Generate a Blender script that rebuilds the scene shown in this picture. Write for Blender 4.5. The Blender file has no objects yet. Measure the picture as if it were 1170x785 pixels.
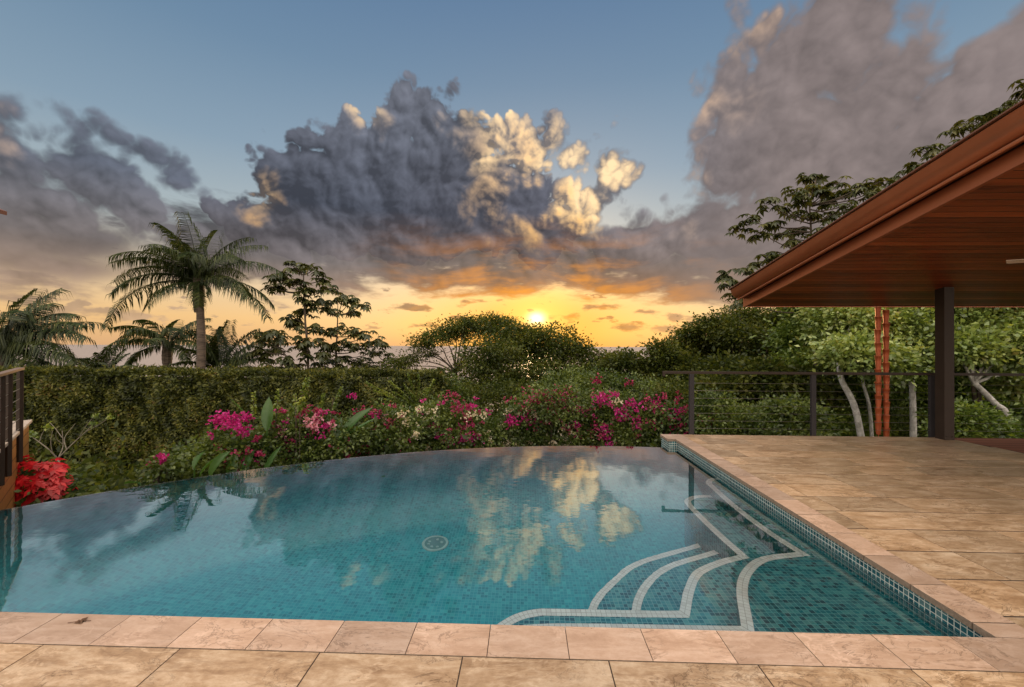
import bpy, bmesh, math, random
import numpy as np
from mathutils import Vector, Matrix

random.seed(7)
rng = np.random.default_rng(11)
S = bpy.context.scene
C = S.collection
R = math.radians

# ------------------------------------------------------------------ camera
F, CAMH = 470.0, 1.30                     # focal length in photo pixels, eye height above the deck
YAW, PITCH, ROLL = math.atan2(15, F), math.atan2(3.0, F), R(.25)
FW = np.array([-math.sin(YAW)*math.cos(PITCH), math.cos(YAW)*math.cos(PITCH), math.sin(PITCH)])
_rt = np.array([math.cos(YAW), math.sin(YAW), 0.0]); _up = np.cross(_rt, FW)
RT = math.cos(ROLL)*_rt + math.sin(ROLL)*_up
UP = -math.sin(ROLL)*_rt + math.cos(ROLL)*_up
cam_d = bpy.data.cameras.new('camera'); cam = bpy.data.objects.new('camera', cam_d); C.objects.link(cam)
cam_d.sensor_width = 36; cam_d.lens = F/1170*36; cam_d.clip_start = .05; cam_d.clip_end = 300000
m = Matrix(((RT[0], UP[0], -FW[0], 0), (RT[1], UP[1], -FW[1], 0), (RT[2], UP[2], -FW[2], CAMH), (0, 0, 0, 1)))
cam.matrix_world = m
S.camera = cam

def ray(x, y): return FW + RT*((x-585)/F) + UP*((392.5-y)/F)
def atz(x, y, z=0.0):
    d = ray(x, y); return np.array([0, 0, CAMH]) + d*((z-CAMH)/d[2])
def atY(x, y, Y):
    d = ray(x, y); return np.array([0, 0, CAMH]) + d*(Y/d[1])
def azel(x, y):
    d = ray(x, y); d = d/np.linalg.norm(d); return math.atan2(d[0], d[1]), math.asin(d[2])

# ------------------------------------------------------------------ render settings
S.render.engine = 'CYCLES'
S.view_settings.view_transform = 'Standard'; S.view_settings.look = 'None'
S.view_settings.gamma = 1.0; S.view_settings.use_curve_mapping = False
S.view_settings.exposure = 0.08
cy = S.cycles
cy.use_denoising = True
try: cy.denoiser = 'OPENIMAGEDENOISE'
except Exception: pass
cy.max_bounces = 7; cy.diffuse_bounces = 3; cy.glossy_bounces = 3; cy.transmission_bounces = 5; cy.transparent_max_bounces = 8
cy.caustics_reflective = False; cy.caustics_refractive = True
cy.sample_clamp_indirect = 6.0; cy.blur_glossy = 0.3

# ------------------------------------------------------------------ node expression helper
class X:
    """a socket that can be used in arithmetic; every operation adds one Math node"""
    def __init__(s, t, k): s.t, s.k = t, k
    def _m(s, op, *a, clamp=False):
        n = s.t.nodes.new('ShaderNodeMath'); n.operation = op; n.use_clamp = clamp
        for i, v in enumerate((s,)+a):
            if isinstance(v, X): s.t.links.new(v.k, n.inputs[i])
            else: n.inputs[i].default_value = v
        return X(s.t, n.outputs[0])
    def __add__(s, o): return s._m('ADD', o)
    __radd__ = __add__
    def __sub__(s, o): return s._m('SUBTRACT', o)
    def __rsub__(s, o): return (s*-1.0)+o
    def __mul__(s, o): return s._m('MULTIPLY', o)
    __rmul__ = __mul__
    def __truediv__(s, o): return s._m('DIVIDE', o)
    def mx(s, o): return s._m('MAXIMUM', o)
    def mn(s, o): return s._m('MINIMUM', o)
    def ma(s, a, b): return s._m('MULTIPLY_ADD', a, b)
    def pw(s, o): return s._m('POWER', o)
    def cl(s): return s._m('ADD', 0.0, clamp=True)
    def ss(s, a, b, lo=0.0, hi=1.0, mode='SMOOTHSTEP'):
        n = s.t.nodes.new('ShaderNodeMapRange'); n.interpolation_type = mode
        s.t.links.new(s.k, n.inputs[0])
        for i, v in enumerate((a, b, lo, hi)): n.inputs[i+1].default_value = v
        return X(s.t, n.outputs[0])
def vm(t, op, *a):
    n = t.nodes.new('ShaderNodeVectorMath'); n.operation = op
    for i, v in enumerate(a):
        if v is None: continue
        if isinstance(v, X): t.links.new(v.k, n.inputs[i])
        else: n.inputs[i].default_value = v
    return X(t, n.outputs['Value'] if op in ('LENGTH', 'DOT_PRODUCT', 'DISTANCE') else n.outputs[0])
def comb(t, x, y, z):
    n = t.nodes.new('ShaderNodeCombineXYZ')
    for i, v in enumerate((x, y, z)):
        if isinstance(v, X): t.links.new(v.k, n.inputs[i])
        else: n.inputs[i].default_value = v
    return X(t, n.outputs[0])
def noise(t, v, scale, detail=4, rough=.5, col=False, lac=2.0, dist=0.0, dim='3D'):
    n = t.nodes.new('ShaderNodeTexNoise'); n.noise_dimensions = dim
    if v is not None: t.links.new(v.k, n.inputs['Vector'])
    n.inputs['Scale'].default_value = scale; n.inputs['Detail'].default_value = detail
    n.inputs['Roughness'].default_value = rough; n.inputs['Lacunarity'].default_value = lac; n.inputs['Distortion'].default_value = dist
    return X(t, n.outputs['Color' if col else 'Fac'])
def mixc(t, f, a, b, mode='MIX'):
    n = t.nodes.new('ShaderNodeMix'); n.data_type = 'RGBA'; n.blend_type = mode; n.clamp_factor = True
    for i, v in ((0, f), (6, a), (7, b)):
        if isinstance(v, X): t.links.new(v.k, n.inputs[i])
        elif i == 0: n.inputs[0].default_value = v
        else: n.inputs[i].default_value = (*v[:3], 1)
    return X(t, n.outputs[2])
def ramp(t, f, stops, interp='LINEAR'):
    n = t.nodes.new('ShaderNodeValToRGB'); e = n.color_ramp.elements; n.color_ramp.interpolation = interp
    while len(e) < len(stops): e.new(.5)
    for k, (p, c) in enumerate(stops):
        e[k].position = p; e[k].color = (*c[:3], 1) if not isinstance(c, float) else (c, c, c, 1)
    t.links.new(f.k, n.inputs[0]); return X(t, n.outputs[0])
def lin(r, g, b):
    f = lambda c: (c/12.92 if c <= .04045 else ((c+.055)/1.055)**2.4)
    return f(r/255), f(g/255), f(b/255)

# ------------------------------------------------------------------ sky
SUN_AZ, SUN_EL = azel(613, 364)
W = bpy.data.worlds.new('World'); S.world = W; W.use_nodes = True
t = W.node_tree; t.nodes.clear()
tc = t.nodes.new('ShaderNodeTexCoord'); gen = X(t, tc.outputs['Generated'])
sep = t.nodes.new('ShaderNodeSeparateXYZ'); t.links.new(gen.k, sep.inputs[0])
dx, dy, dz = (X(t, sep.outputs[i]) for i in range(3))
az = dx._m('ARCTAN2', dy); el = dz._m('ARCSINE')
v2 = comb(t, az, el, 0.0)

nwarp = noise(t, gen, 4.0, 2, .5, col=True)
nw = vm(t, 'MULTIPLY_ADD', nwarp, (.045, .045, .045), gen)
nsh = vm(t, 'ADD', nw, (.0085, .0, .0105))              # a step towards the brighter part of the sky, for relief
OCT = ((9, .9), (17, .55), (33, .30), (64, .14), (120, .06))
def billow(v):                                          # rounded cauliflower heads parted by sharp creases
    acc = None
    for sc, am in OCT:
        q = (noise(t, v, sc, 0) - .5)._m('ABSOLUTE')*am; acc = q if acc is None else acc+q
    return acc
bw, bw2 = billow(nw), billow(nsh)
n_big = noise(t, nw, 4.5, 4, .5)
flat = vm(t, 'MULTIPLY', nw, (1.0, 1.0, 3.6))
n_flat = noise(t, flat, 8.0, 5, .58)                    # stretched field for the low streaks

def blobs(lst, v=v2):
    acc = None
    for (x, y, rx, ry, *tilt) in lst:
        a, e = azel(x, y)
        ra = abs(azel(x+rx, y)[0]-azel(x-rx, y)[0])/2; re_ = abs(azel(x, y-ry)[1]-azel(x, y+ry)[1])/2
        if tilt:
            th = R(tilt[0]); c, s_ = math.cos(th), math.sin(th)   # tilt > 0 rises to the right
            u = vm(t, 'DOT_PRODUCT', v, (c, s_, 0)); w = vm(t, 'DOT_PRODUCT', v, (-s_, c, 0))
            u = u.ma(1/ra, -(a*c+e*s_)/ra); w = w.ma(1/re_, -(-a*s_+e*c)/re_)
            r = (u*u + w*w).pw(.5)
        else:
            r = vm(t, 'LENGTH', vm(t, 'MULTIPLY_ADD', v, (1/ra, 1/re_, 0), (-a/ra, -e/re_, 0)))
        mm = min(ra, re_)
        d = r.ma(-mm, mm)
        acc = d if acc is None else acc._m('SMOOTH_MAX', d, .02)
    return acc
#   x, y, rx, ry in the photo's degrees of view
MAIN = [(482, 135, 36, 42), (440, 195, 70, 52), (362, 205, 56, 50), (335, 175, 22, 26), (525, 165, 44, 44), (560, 235, 84, 58), (450, 258, 125, 48), (285, 270, 52, 24),
        (340, 255, 70, 44), (505, 200, 44, 44), (604, 168, 26, 22), (612, 268, 50, 34), (500, 120, 26, 18), (250, 292, 40, 10), (400, 170, 24, 22)]
BITS = [(652, 174, 30, 13, -10), (692, 186, 20, 16), (668, 232, 26, 20), (652, 250, 26, 20), (694, 202, 10, 12), (604, 176, 30, 26)]
RIGHT = [(862, 48, 26, 28), (838, 110, 34, 48), (846, 180, 52, 60), (905, 90, 60, 60), (960, 40, 60, 90), (940, 170, 100, 70), (1090, 130, 130, 60, 20), (790, 262, 70, 26, 25),
         (1180, 80, 90, 50, 25), (1040, 220, 150, 70), (850, 262, 90, 40), (720, 285, 70, 26, 12), (1000, 110, 60, 50)]
LEFT = [(105, 205, 62, 38), (55, 235, 60, 34), (160, 172, 36, 9, -12), (70, 272, 84, 28), (20, 215, 34, 26), (-2, 152, 18, 22), (60, 302, 100, 14), (160, 236, 20, 14)]
LOW = [(450, 290, 220, 26), (560, 314, 190, 15), (770, 306, 120, 24), (890, 322, 120, 24), (330, 308, 130, 17), (20, 312, 60, 8), (640, 286, 60, 22)]
b_main, b_right, b_left, b_low, b_bits = blobs(MAIN), blobs(RIGHT), blobs(LEFT), blobs(LOW), blobs(BITS)
hi = el.ss(R(8), R(15), .22, 1)                          # cloud bases are flat, heads are lumpy
puff = ((bw-.24)*.185 + (n_big-.5)*.075 + .018)*hi
rag = (n_flat-.5)*.14
h_main = b_main + puff; h_right = b_right + puff*.9 + .012; h_left = b_left + puff*1.0 + .008
a_main = h_main.ss(-.003, .012)
a_bits = (b_bits + puff*1.0).ss(-.004, .022)
a_right = h_right.ss(-.012, .030)
a_left = h_left.ss(-.010, .026)
a_low = (b_low + rag*1.0 + .016).ss(-.016, .022)
# small broken puffs above the horizon
band = el.ss(R(.6), R(3.2))*(1.0-el.ss(R(6), R(11)))
sm = noise(t, vm(t, 'MULTIPLY', gen, (1, 1, 2.6)), 16.0, 4, .55)
b_fl = blobs([(617, 367, 15, 5), (597, 374, 8, 3), (560, 344, 30, 4), (478, 352, 30, 5), (492, 372, 22, 3), (690, 350, 18, 4), (742, 357, 20, 6), (768, 363, 12, 5), (712, 374, 10, 2), (752, 375, 20, 3), (652, 361, 10, 2), (150, 360, 34, 4), (60, 356, 20, 3), (330, 352, 26, 4), (830, 360, 26, 5)])
a_fl = (b_fl + (sm-.5)*.055).ss(-.002, .007)
a_small = (sm - .600).ss(0, .07)*band*.8
# patchy mask for the fill light added overhead and behind the viewer
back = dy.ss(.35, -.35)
rear_fill = noise(t, gen, 2.3, 3, .55).ss(.42, .66)*((dz-.66).ss(0, .2).mx(back))

# clear sky: the Sky Texture for the physical part, graded to the hazy dusk
st = t.nodes.new('ShaderNodeTexSky'); st.sky_type = 'NISHITA'; st.sun_disc = False
st.sun_elevation = SUN_EL; st.sun_rotation = SUN_AZ; st.altitude = 100; st.air_density = 1.0; st.dust_density = 2.5; st.ozone_density = 1.5
nishita = X(t, st.outputs[0])
sund = vm(t, 'DOT_PRODUCT', gen, (math.sin(SUN_AZ)*math.cos(SUN_EL), math.cos(SUN_AZ)*math.cos(SUN_EL), math.sin(SUN_EL)))
ang = sund.mn(1.0)._m('ARCCOSINE')
elf = el.ss(0, R(45), mode='LINEAR')
clear = ramp(t, elf, [(0, lin(214, 168, 122)), (.07, lin(226, 182, 126)), (.16, lin(214, 184, 146)), (.30, lin(160, 170, 172)), (.5, lin(124, 146, 164)),
                      (.72, lin(98, 126, 152)), (1, lin(74, 106, 142))])
clear = mixc(t, .035, clear, nishita, 'ADD')
# gold round the sun, strongest low down
g1 = ang.ss(0, R(26), 1, 0)*el.ss(R(3), R(14), 1, 0)
clear = mixc(t, g1*.9, clear, lin(252, 176, 54))
vv = vm(t, 'MULTIPLY_ADD', v2, (1, 1.35, 0), (-SUN_AZ, -SUN_EL*1.35, 0)); angs = vm(t, 'LENGTH', vv)
g2 = angs.ss(0, R(9.0), 1, 0).pw(1.5)
g3 = angs.ss(0, R(3.0), 1, 0).pw(3.0)

# cloud shading
relief = (bw2 - bw)*-4.6
rim = h_main.ss(.0, .05, 1, 0)*hi
warm_el = el.ss(R(3), R(19), 1, 0)
near_sun = ang.ss(R(3), R(30), 1, 0)
body = ramp(t, el.ss(R(2), R(30), mode='LINEAR'), [(0, lin(205, 150, 92)), (.18, lin(168, 120, 84)), (.32, lin(112, 98, 92)), (.55, lin(94, 95, 106)), (1, lin(112, 112, 122))])
far = ramp(t, el.ss(R(2), R(30), mode='LINEAR'), [(0, lin(204, 168, 134)), (.16, lin(164, 140, 124)), (.30, lin(118, 110, 110)), (.55, lin(86, 91, 104)), (1, lin(108, 112, 124))])
body = mixc(t, ang.ss(R(10), R(30)), body, far)
body = mixc(t, az.ss(R(2), R(34))*el.ss(R(4), R(14))*.8, body, lin(138, 122, 116))
smooth_r = az.ss(R(14), R(24), 1, .45)
shade = (relief*hi*.55*smooth_r + (n_big-.5)*1.3*smooth_r + (bw-.24)*.6*smooth_r + h_main.ss(.0, .10, .14, -.10)*hi).ma(1.0, .86).mx(.5).mn(1.4)
body = mixc(t, 1.0, body, comb(t, shade, shade, shade), 'MULTIPLY')
body = mixc(t, (n_flat.ss(.42, .7))*warm_el*near_sun, body, lin(252, 158, 44))
gold = mixc(t, el.ss(R(5), R(30)), tuple(1.1*q for q in lin(255, 188, 84)), tuple(1.08*q for q in lin(250, 210, 160)))
LITM = [(554, 180, 26, 64, -8), (602, 176, 36, 30), (535, 140, 28, 22), (560, 232, 12, 26), (306, 230, 26, 24), (425, 137, 7, 6), (655, 238, 32, 30), (690, 190, 22, 18), (650, 176, 28, 12), (610, 262, 30, 12)]
LITR = [(858, 38, 34, 30), (808, 115, 18, 60, 75), (800, 205, 12, 26), (-6, 150, 14, 18), (790, 262, 10, 8)]
l_m = blobs(LITM); l_r = blobs(LITR)
edge_m = rim.mx(a_bits*.8)
grain = (relief*hi).ma(1.3, .62).mx(.12).mn(1.5)
lit_m = ((l_m + (n_big-.5)*.10 + (bw-.24)*.16).ss(-.020, .036)*(edge_m*.65+.42)*grain).cl()
lit_r = ((l_r + (n_big-.5)*.08 + (bw-.24)*.12).ss(-.022, .05)*(h_right.ss(0, .09, 1, 0)*.7+.25)*grain).cl()*.9
body = mixc(t, lit_m, body, mixc(t, .0, gold, gold)); body = mixc(t, (lit_m*rim).cl()*.6, body, tuple(1.25*q for q in lin(255, 226, 176)))
body = mixc(t, lit_r, body, lin(232, 194, 160))
alpha = a_main.mx(a_right*.97).mx(a_left*.95).mx(a_low*.94).mx(a_bits*.9).mx(a_small).mx(a_fl*.8)
skyc = mixc(t, g2*.85, clear, (1.25, .72, .16))
skyc = mixc(t, alpha, skyc, body)
skyc = mixc(t, g2*.34, skyc, (1.2, .52, .08), 'ADD')
skyc = mixc(t, g3, skyc, (4.0, 3.0, 1.2))
# unseen sky overhead and behind the viewer, brightened as added fill for the terrace
skyc = mixc(t, (rear_fill*.5 + .5)*((dz-.72).ss(0, .22).mx(back)), skyc, (3.2, 2.72, 2.25))
# below the horizon
skyc = mixc(t, el.ss(R(-.6), R(-.2), 1, 0), skyc, lin(150, 125, 100))
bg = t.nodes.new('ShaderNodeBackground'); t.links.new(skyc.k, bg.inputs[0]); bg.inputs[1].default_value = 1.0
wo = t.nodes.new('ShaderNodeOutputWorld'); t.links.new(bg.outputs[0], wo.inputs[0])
W.cycles.sampling_method = 'MANUAL'; W.cycles.sample_map_resolution = 512

sun_d = bpy.data.lights.new('sun', 'SUN'); sun = bpy.data.objects.new('sun', sun_d); C.objects.link(sun)
sun_d.energy = 1.6; sun_d.angle = R(3); sun_d.color = (1, .62, .28)
sd = Vector((math.sin(SUN_AZ)*math.cos(SUN_EL), math.cos(SUN_AZ)*math.cos(SUN_EL), math.sin(SUN_EL)))
sun.rotation_euler = sd.to_track_quat('Z', 'Y').to_euler()
#@@STRUCT

# ------------------------------------------------------------------ object helpers
def obj(name, me, mat=None, parent=None):
    o = bpy.data.objects.new(name, me); C.objects.link(o)
    if mat is not None:
        for mm in (mat if isinstance(mat, (list, tuple)) else [mat]): me.materials.append(mm)
    if parent is not None: o.parent = parent
    return o
def tag(o, label=None, cat=None, group=None, kind=None):
    if label: o['label'] = label
    if cat: o['category'] = cat
    if group: o['group'] = group
    if kind: o['kind'] = kind
    return o
def thing(name, label, cat, loc=(0, 0, 0), group=None):
    o = bpy.data.objects.new(name, None); C.objects.link(o); o.empty_display_size = .2
    o.location = [float(q) for q in loc]
    return tag(o, label, cat, group)
def local(o, root):                       # keep world placement of a mesh modelled in world space
    o.matrix_parent_inverse = Matrix.Translation(-Vector(root.location)); return o
def mesh_np(name, v, f, smooth=False, uv=None):
    """v (n,3), f (m,k) all the same size k"""
    me = bpy.data.meshes.new(name); v = np.asarray(v, np.float32); f = np.asarray(f, np.int32); k = f.shape[1]
    me.vertices.add(len(v)); me.vertices.foreach_set('co', v.ravel())
    me.loops.add(f.size); me.loops.foreach_set('vertex_index', f.ravel())
    me.polygons.add(len(f)); me.polygons.foreach_set('loop_start', np.arange(0, f.size, k, dtype=np.int32))
    try: me.polygons.foreach_set('loop_total', np.full(len(f), k, np.int32))
    except Exception: pass
    if smooth: me.polygons.foreach_set('use_smooth', np.ones(len(f), bool))
    if uv is not None:
        l = me.uv_layers.new(name='UVMap'); l.data.foreach_set('uv', np.asarray(uv, np.float32).ravel())
    me.update(); me.validate(); return me
class MB:
    """collects shapes, becomes one mesh object"""
    def __init__(s): s.v, s.f = [], []
    def add(s, v, f):
        n = len(s.v); s.v += [tuple(map(float, p)) for p in v]; s.f += [tuple(i+n for i in q) for q in f]; return s
    def box(s, a, b):
        x0, y0, z0 = a; x1, y1, z1 = b
        return s.add([(x0, y0, z0), (x1, y0, z0), (x1, y1, z0), (x0, y1, z0), (x0, y0, z1), (x1, y0, z1), (x1, y1, z1), (x0, y1, z1)],
                     [(0, 3, 2, 1), (4, 5, 6, 7), (0, 1, 5, 4), (1, 2, 6, 5), (2, 3, 7, 6), (3, 0, 4, 7)])
    def obox(s, p, q, w, h):
        """box whose axis runs p->q, w wide sideways, h high"""
        p, q = Vector(p), Vector(q); d = (q-p).normalized(); u = Vector((0, 0, 1)) if abs(d.z) < .95 else Vector((0, 1, 0))
        r = d.cross(u).normalized(); u = r.cross(d)
        P = [e + r*a*w/2 + u*b*h/2 for e in (p, q) for a, b in ((-1, -1), (1, -1), (1, 1), (-1, 1))]
        return s.add(P, [(3, 2, 1, 0), (4, 5, 6, 7), (0, 1, 5, 4), (1, 2, 6, 5), (2, 3, 7, 6), (3, 0, 4, 7)])
    def tube(s, pts, rad, n=8, cap=True):
        pts = [Vector([float(c) for c in p]) for p in pts]; m_ = len(pts)
        if not isinstance(rad, (list, tuple, np.ndarray)): rad = [rad]*m_
        V = []; prev = None
        for i, p in enumerate(pts):
            d = (pts[min(i+1, m_-1)]-pts[max(i-1, 0)]).normalized()
            r = prev if prev is not None else (Vector((1, 0, 0)) if abs(d.x) < .9 else Vector((0, 1, 0)))
            r = (r - d*r.dot(d)).normalized(); prev = r; u = d.cross(r)
            V += [p + (r*math.cos(a)+u*math.sin(a))*rad[i] for a in (2*math.pi*k/n for k in range(n))]
        Fc = [(i*n+k, i*n+(k+1) % n, (i+1)*n+(k+1) % n, (i+1)*n+k) for i in range(m_-1) for k in range(n)]
        if cap: Fc += [tuple(range(n))[::-1], tuple(range((m_-1)*n, m_*n))]
        return s.add(V, Fc)
    def prism(s, poly, z0, z1):
        n = len(poly); V = [(x, y, z0) for x, y in poly]+[(x, y, z1) for x, y in poly]
        return s.add(V, [tuple(range(n))[::-1], tuple(range(n, 2*n))]+[(k, (k+1) % n, n+(k+1) % n, n+k) for k in range(n)])
    def me(s, name='m', smooth=False, bevel=0):
        me = bpy.data.meshes.new(name); me.from_pydata(s.v, [], s.f)
        bm = bmesh.new(); bm.from_mesh(me)
        bmesh.ops.recalc_face_normals(bm, faces=bm.faces)
        if bevel: bmesh.ops.bevel(bm, geom=list(bm.edges), offset=bevel, segments=2, affect='EDGES', profile=.6)
        bm.to_mesh(me); bm.free()
        if smooth: me.polygons.foreach_set('use_smooth', [True]*len(me.polygons))
        me.update(); return me
    def build(s, name, mat, parent=None, smooth=False, bevel=0): return obj(name, s.me(name, smooth, bevel), mat, parent)
def spline(pts, n=8):
    """Catmull-Rom through pts"""
    P = [np.array(p, float) for p in pts]; P = [2*P[0]-P[1]]+P+[2*P[-1]-P[-2]]; out = []
    for i in range(1, len(P)-2):
        for k in range(n):
            u = k/n; a, b, c, d = P[i-1:i+3]
            out.append(.5*((2*b)+(c-a)*u+(2*a-5*b+4*c-d)*u*u+(3*b-a-3*c+d)*u**3))
    out.append(P[-2]); return out

# ------------------------------------------------------------------ materials
def mat(name):
    m_ = bpy.data.materials.new(name); m_.use_nodes = True; t_ = m_.node_tree
    b = t_.nodes['Principled BSDF']; return m_, t_, b
def setc(t_, b, sock, v):
    if isinstance(v, X): t_.links.new(v.k, b.inputs[sock])
    else: b.inputs[sock].default_value = (*v, 1) if isinstance(v, tuple) and len(v) == 3 else v
def texco(t_, what='Object'):
    n = t_.nodes.new('ShaderNodeTexCoord'); return X(t_, n.outputs[what])
def geo(t_, what):
    n = t_.nodes.new('ShaderNodeNewGeometry'); return X(t_, n.outputs[what])
def bump(t_, b, h, strength=.3, dist=.01):
    n = t_.nodes.new('ShaderNodeBump'); n.inputs['Strength'].default_value = strength; n.inputs['Distance'].default_value = dist
    t_.links.new(h.k, n.inputs['Height']); t_.links.new(n.outputs[0], b.inputs['Normal'])
def scale3(t_, v, s): return vm(t_, 'MULTIPLY', v, s)

def travertine(name, c_lo, c_mid, c_hi, rough=.42):
    m_, t_, b = mat(name); v = texco(t_); rnd = geo(t_, 'Random Per Island')
    off = vm(t_, 'MULTIPLY_ADD', comb(t_, rnd, rnd*7.3, 0.0), (37, 11, 0), v)
    rot = vm(t_, 'MULTIPLY', off, (1.0, 2.3, 1))
    w = noise(t_, rot, 3.6, 7, .66, dist=.7)
    fine = noise(t_, vm(t_, 'MULTIPLY', off, (1.0, 1.8, 1)), 22, 6, .78)
    vein = (noise(t_, vm(t_, 'MULTIPLY', off, (1.0, 2.2, 1)), 2.6, 6, .6, dist=1.8) - .5)._m('ABSOLUTE').ss(.0, .035, 1, 0)
    col = ramp(t_, w*.6+fine*.4, [(.34, c_lo), (.49, c_mid), (.65, c_hi)])
    col = mixc(t_, vein*.35*noise(t_, off, 3, 2).ss(.45, .6), col, tuple(q*1.35 for q in c_hi))
    cv2 = (noise(t_, vm(t_, 'MULTIPLY', off, (1.0, 1.9, 1)), 3.1, 6, .65, dist=2.2) - .5)._m('ABSOLUTE').ss(.0, .022, 1, 0)
    col = mixc(t_, cv2*.8*noise(t_, off, 2.3, 2).ss(.44, .58), col, tuple(q*.55 for q in c_lo))
    st_ = noise(t_, vm(t_, 'MULTIPLY', off, (1.3, 9.0, 1)), 2.2, 5, .7, dist=.5)
    col = mixc(t_, st_.ss(.52, .68)*.5, col, c_lo); col = mixc(t_, st_.ss(.46, .34)*.4, col, c_hi)
    pit = noise(t_, off, 75, 3, .6).ss(.66, .72)*noise(t_, off, 6, 2).ss(.5, .62)
    col = mixc(t_, pit*.7, col, tuple(q*.35 for q in c_lo))
    k = rnd.ma(.38, .82); col = mixc(t_, 1.0, col, comb(t_, k, k*(rnd*-.05+1.0), k*(rnd*-.1+1.03)), 'MULTIPLY')
    dirt = noise(t_, v, .9, 4, .6).ss(.35, .7); col = mixc(t_, dirt*.22, col, tuple(q*.6 for q in c_lo))
    setc(t_, b, 'Base Color', col); setc(t_, b, 'Roughness', (w*.3 + fine*.2 + (rough-.22)).cl())
    b.inputs['Specular IOR Level'].default_value = .42
    bump(t_, b, w*.5+fine*.35-pit*1.2, .35, .004); return m_
M = {}
M['deck'] = travertine('travertine_deck', (.22, .13, .064), (.42, .287, .168), (.63, .495, .345), .36)
M['coping'] = travertine('travertine_coping', (.36, .235, .155), (.47, .33, .235), (.58, .44, .34), .40)
M['grout'], t_, b = mat('grout'); setc(t_, b, 'Base Color', (.05, .032, .022)); b.inputs['Roughness'].default_value = .9

def mosaic(name, cols, grout, size=.030, use_uv=False, gw=.075, var=1.0):
    m_, t_, b = mat(name)
    if use_uv: p = texco(t_, 'UV'); u, w_ = p, None; s3 = t_.nodes.new('ShaderNodeSeparateXYZ'); t_.links.new(p.k, s3.inputs[0]); u, w_ = X(t_, s3.outputs[0]), X(t_, s3.outputs[1])
    else:
        s3 = t_.nodes.new('ShaderNodeSeparateXYZ'); t_.links.new(texco(t_).k, s3.inputs[0]); nn = t_.nodes.new('ShaderNodeSeparateXYZ'); t_.links.new(geo(t_, 'True Normal').k, nn.inputs[0])
        x, y, z = (X(t_, s3.outputs[i]) for i in range(3)); ax, ay, az_ = (X(t_, nn.outputs[i])._m('ABSOLUTE') for i in range(3))
        top = az_.ss(.6, .7, mode='LINEAR'); xs = ax.ss(.70, .71, mode='LINEAR')
        side = x + (y-x)*xs                      # walls facing x take y along
        u = side + (x-side)*top; w_ = z + (y-z)*top
    u = u*(1/size); w_ = w_*(1/size)
    fu, fw_ = u._m('FRACT'), w_._m('FRACT'); cell = comb(t_, u._m('FLOOR'), w_._m('FLOOR'), 0.0)
    wn = t_.nodes.new('ShaderNodeTexWhiteNoise'); wn.noise_dimensions = '2D'; t_.links.new(cell.k, wn.inputs['Vector']); rnd = X(t_, wn.outputs['Value'])
    e = (fu-.5)._m('ABSOLUTE').mx((fw_-.5)._m('ABSOLUTE')); g = e.ss(.5-gw, .5-gw*.55, mode='LINEAR')
    col = ramp(t_, rnd, cols, 'CONSTANT' if var else 'LINEAR')
    cloud = noise(t_, cell, .05, 3).ma(.5, .75); col = mixc(t_, 1.0, col, comb(t_, cloud, cloud, cloud), 'MULTIPLY')
    col = mixc(t_, g, col, grout)
    setc(t_, b, 'Base Color', col); setc(t_, b, 'Roughness', g.ma(.5, .22))
    bump(t_, b, 1.0-g, .25, .002); return m_
TEAL = [(0, (.007, .18, .225)), (.25, (.015, .22, .27)), (.45, (.04, .28, .32)), (.62, (.004, .10, .14)), (.74, (.08, .34, .36)), (.93, (.005, .13, .165))]
M['mosaic'] = mosaic('pool_mosaic', TEAL, (.16, .40, .42))
M['mosaic_deep'] = mosaic('deep_pool_mosaic', [(0, (.006, .29, .365)), (.3, (.010, .33, .40)), (.55, (.018, .36, .43)), (.75, (.005, .24, .31)), (.9, (.03, .40, .46))], (.02, .36, .43))
M['mosaic_line'] = mosaic('waterline_mosaic', [(0, (.02, .10, .12)), (.3, (.04, .14, .16)), (.6, (.09, .17, .18)), (.8, (.015, .07, .09))], (.62, .66, .62), .0305, gw=.09)
M['white_mosaic'] = mosaic('white_mosaic', [(0, (.76, .80, .79)), (.5, (.80, .84, .83)), (.8, (.68, .71, .70))], (.30, .32, .30), .030, use_uv=True, gw=.05)

m_, t_, b = mat('pool_water'); M['water'] = m_
t_.nodes.remove(b); gl = t_.nodes.new('ShaderNodeBsdfRefraction'); gs = t_.nodes.new('ShaderNodeBsdfGlossy'); fr = t_.nodes.new('ShaderNodeFresnel'); mx_ = t_.nodes.new('ShaderNodeMixShader')
v = texco(t_); n1 = noise(t_, vm(t_, 'MULTIPLY', v, (1, 1.5, 1)), 2.6, 3, .5); n2 = noise(t_, v, 11, 2, .5); calm = noise(t_, v, .45, 2).ss(.38, .62)
bn = t_.nodes.new('ShaderNodeBump'); bn.inputs['Strength'].default_value = 1; bn.inputs['Distance'].default_value = 1.0
t_.links.new((n1*.0024*(calm*.8+.2) + n2*.00030*(calm*.85+.15)).k, bn.inputs['Height'])
for q in (gl, gs, fr): t_.links.new(bn.outputs[0], q.inputs['Normal'])
gl.inputs['IOR'].default_value = 1.33; gl.inputs['Roughness'].default_value = 0; gs.inputs['Roughness'].default_value = .0; fr.inputs['IOR'].default_value = 1.33
gl.inputs['Color'].default_value = (.93, .985, .98, 1)
t_.links.new((X(t_, fr.outputs[0])*3.8).mn(.97).k, mx_.inputs[0]); t_.links.new(gl.outputs[0], mx_.inputs[1]); t_.links.new(gs.outputs[0], mx_.inputs[2]); t_.links.new(mx_.outputs[0], t_.nodes['Material Output'].inputs[0])

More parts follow.
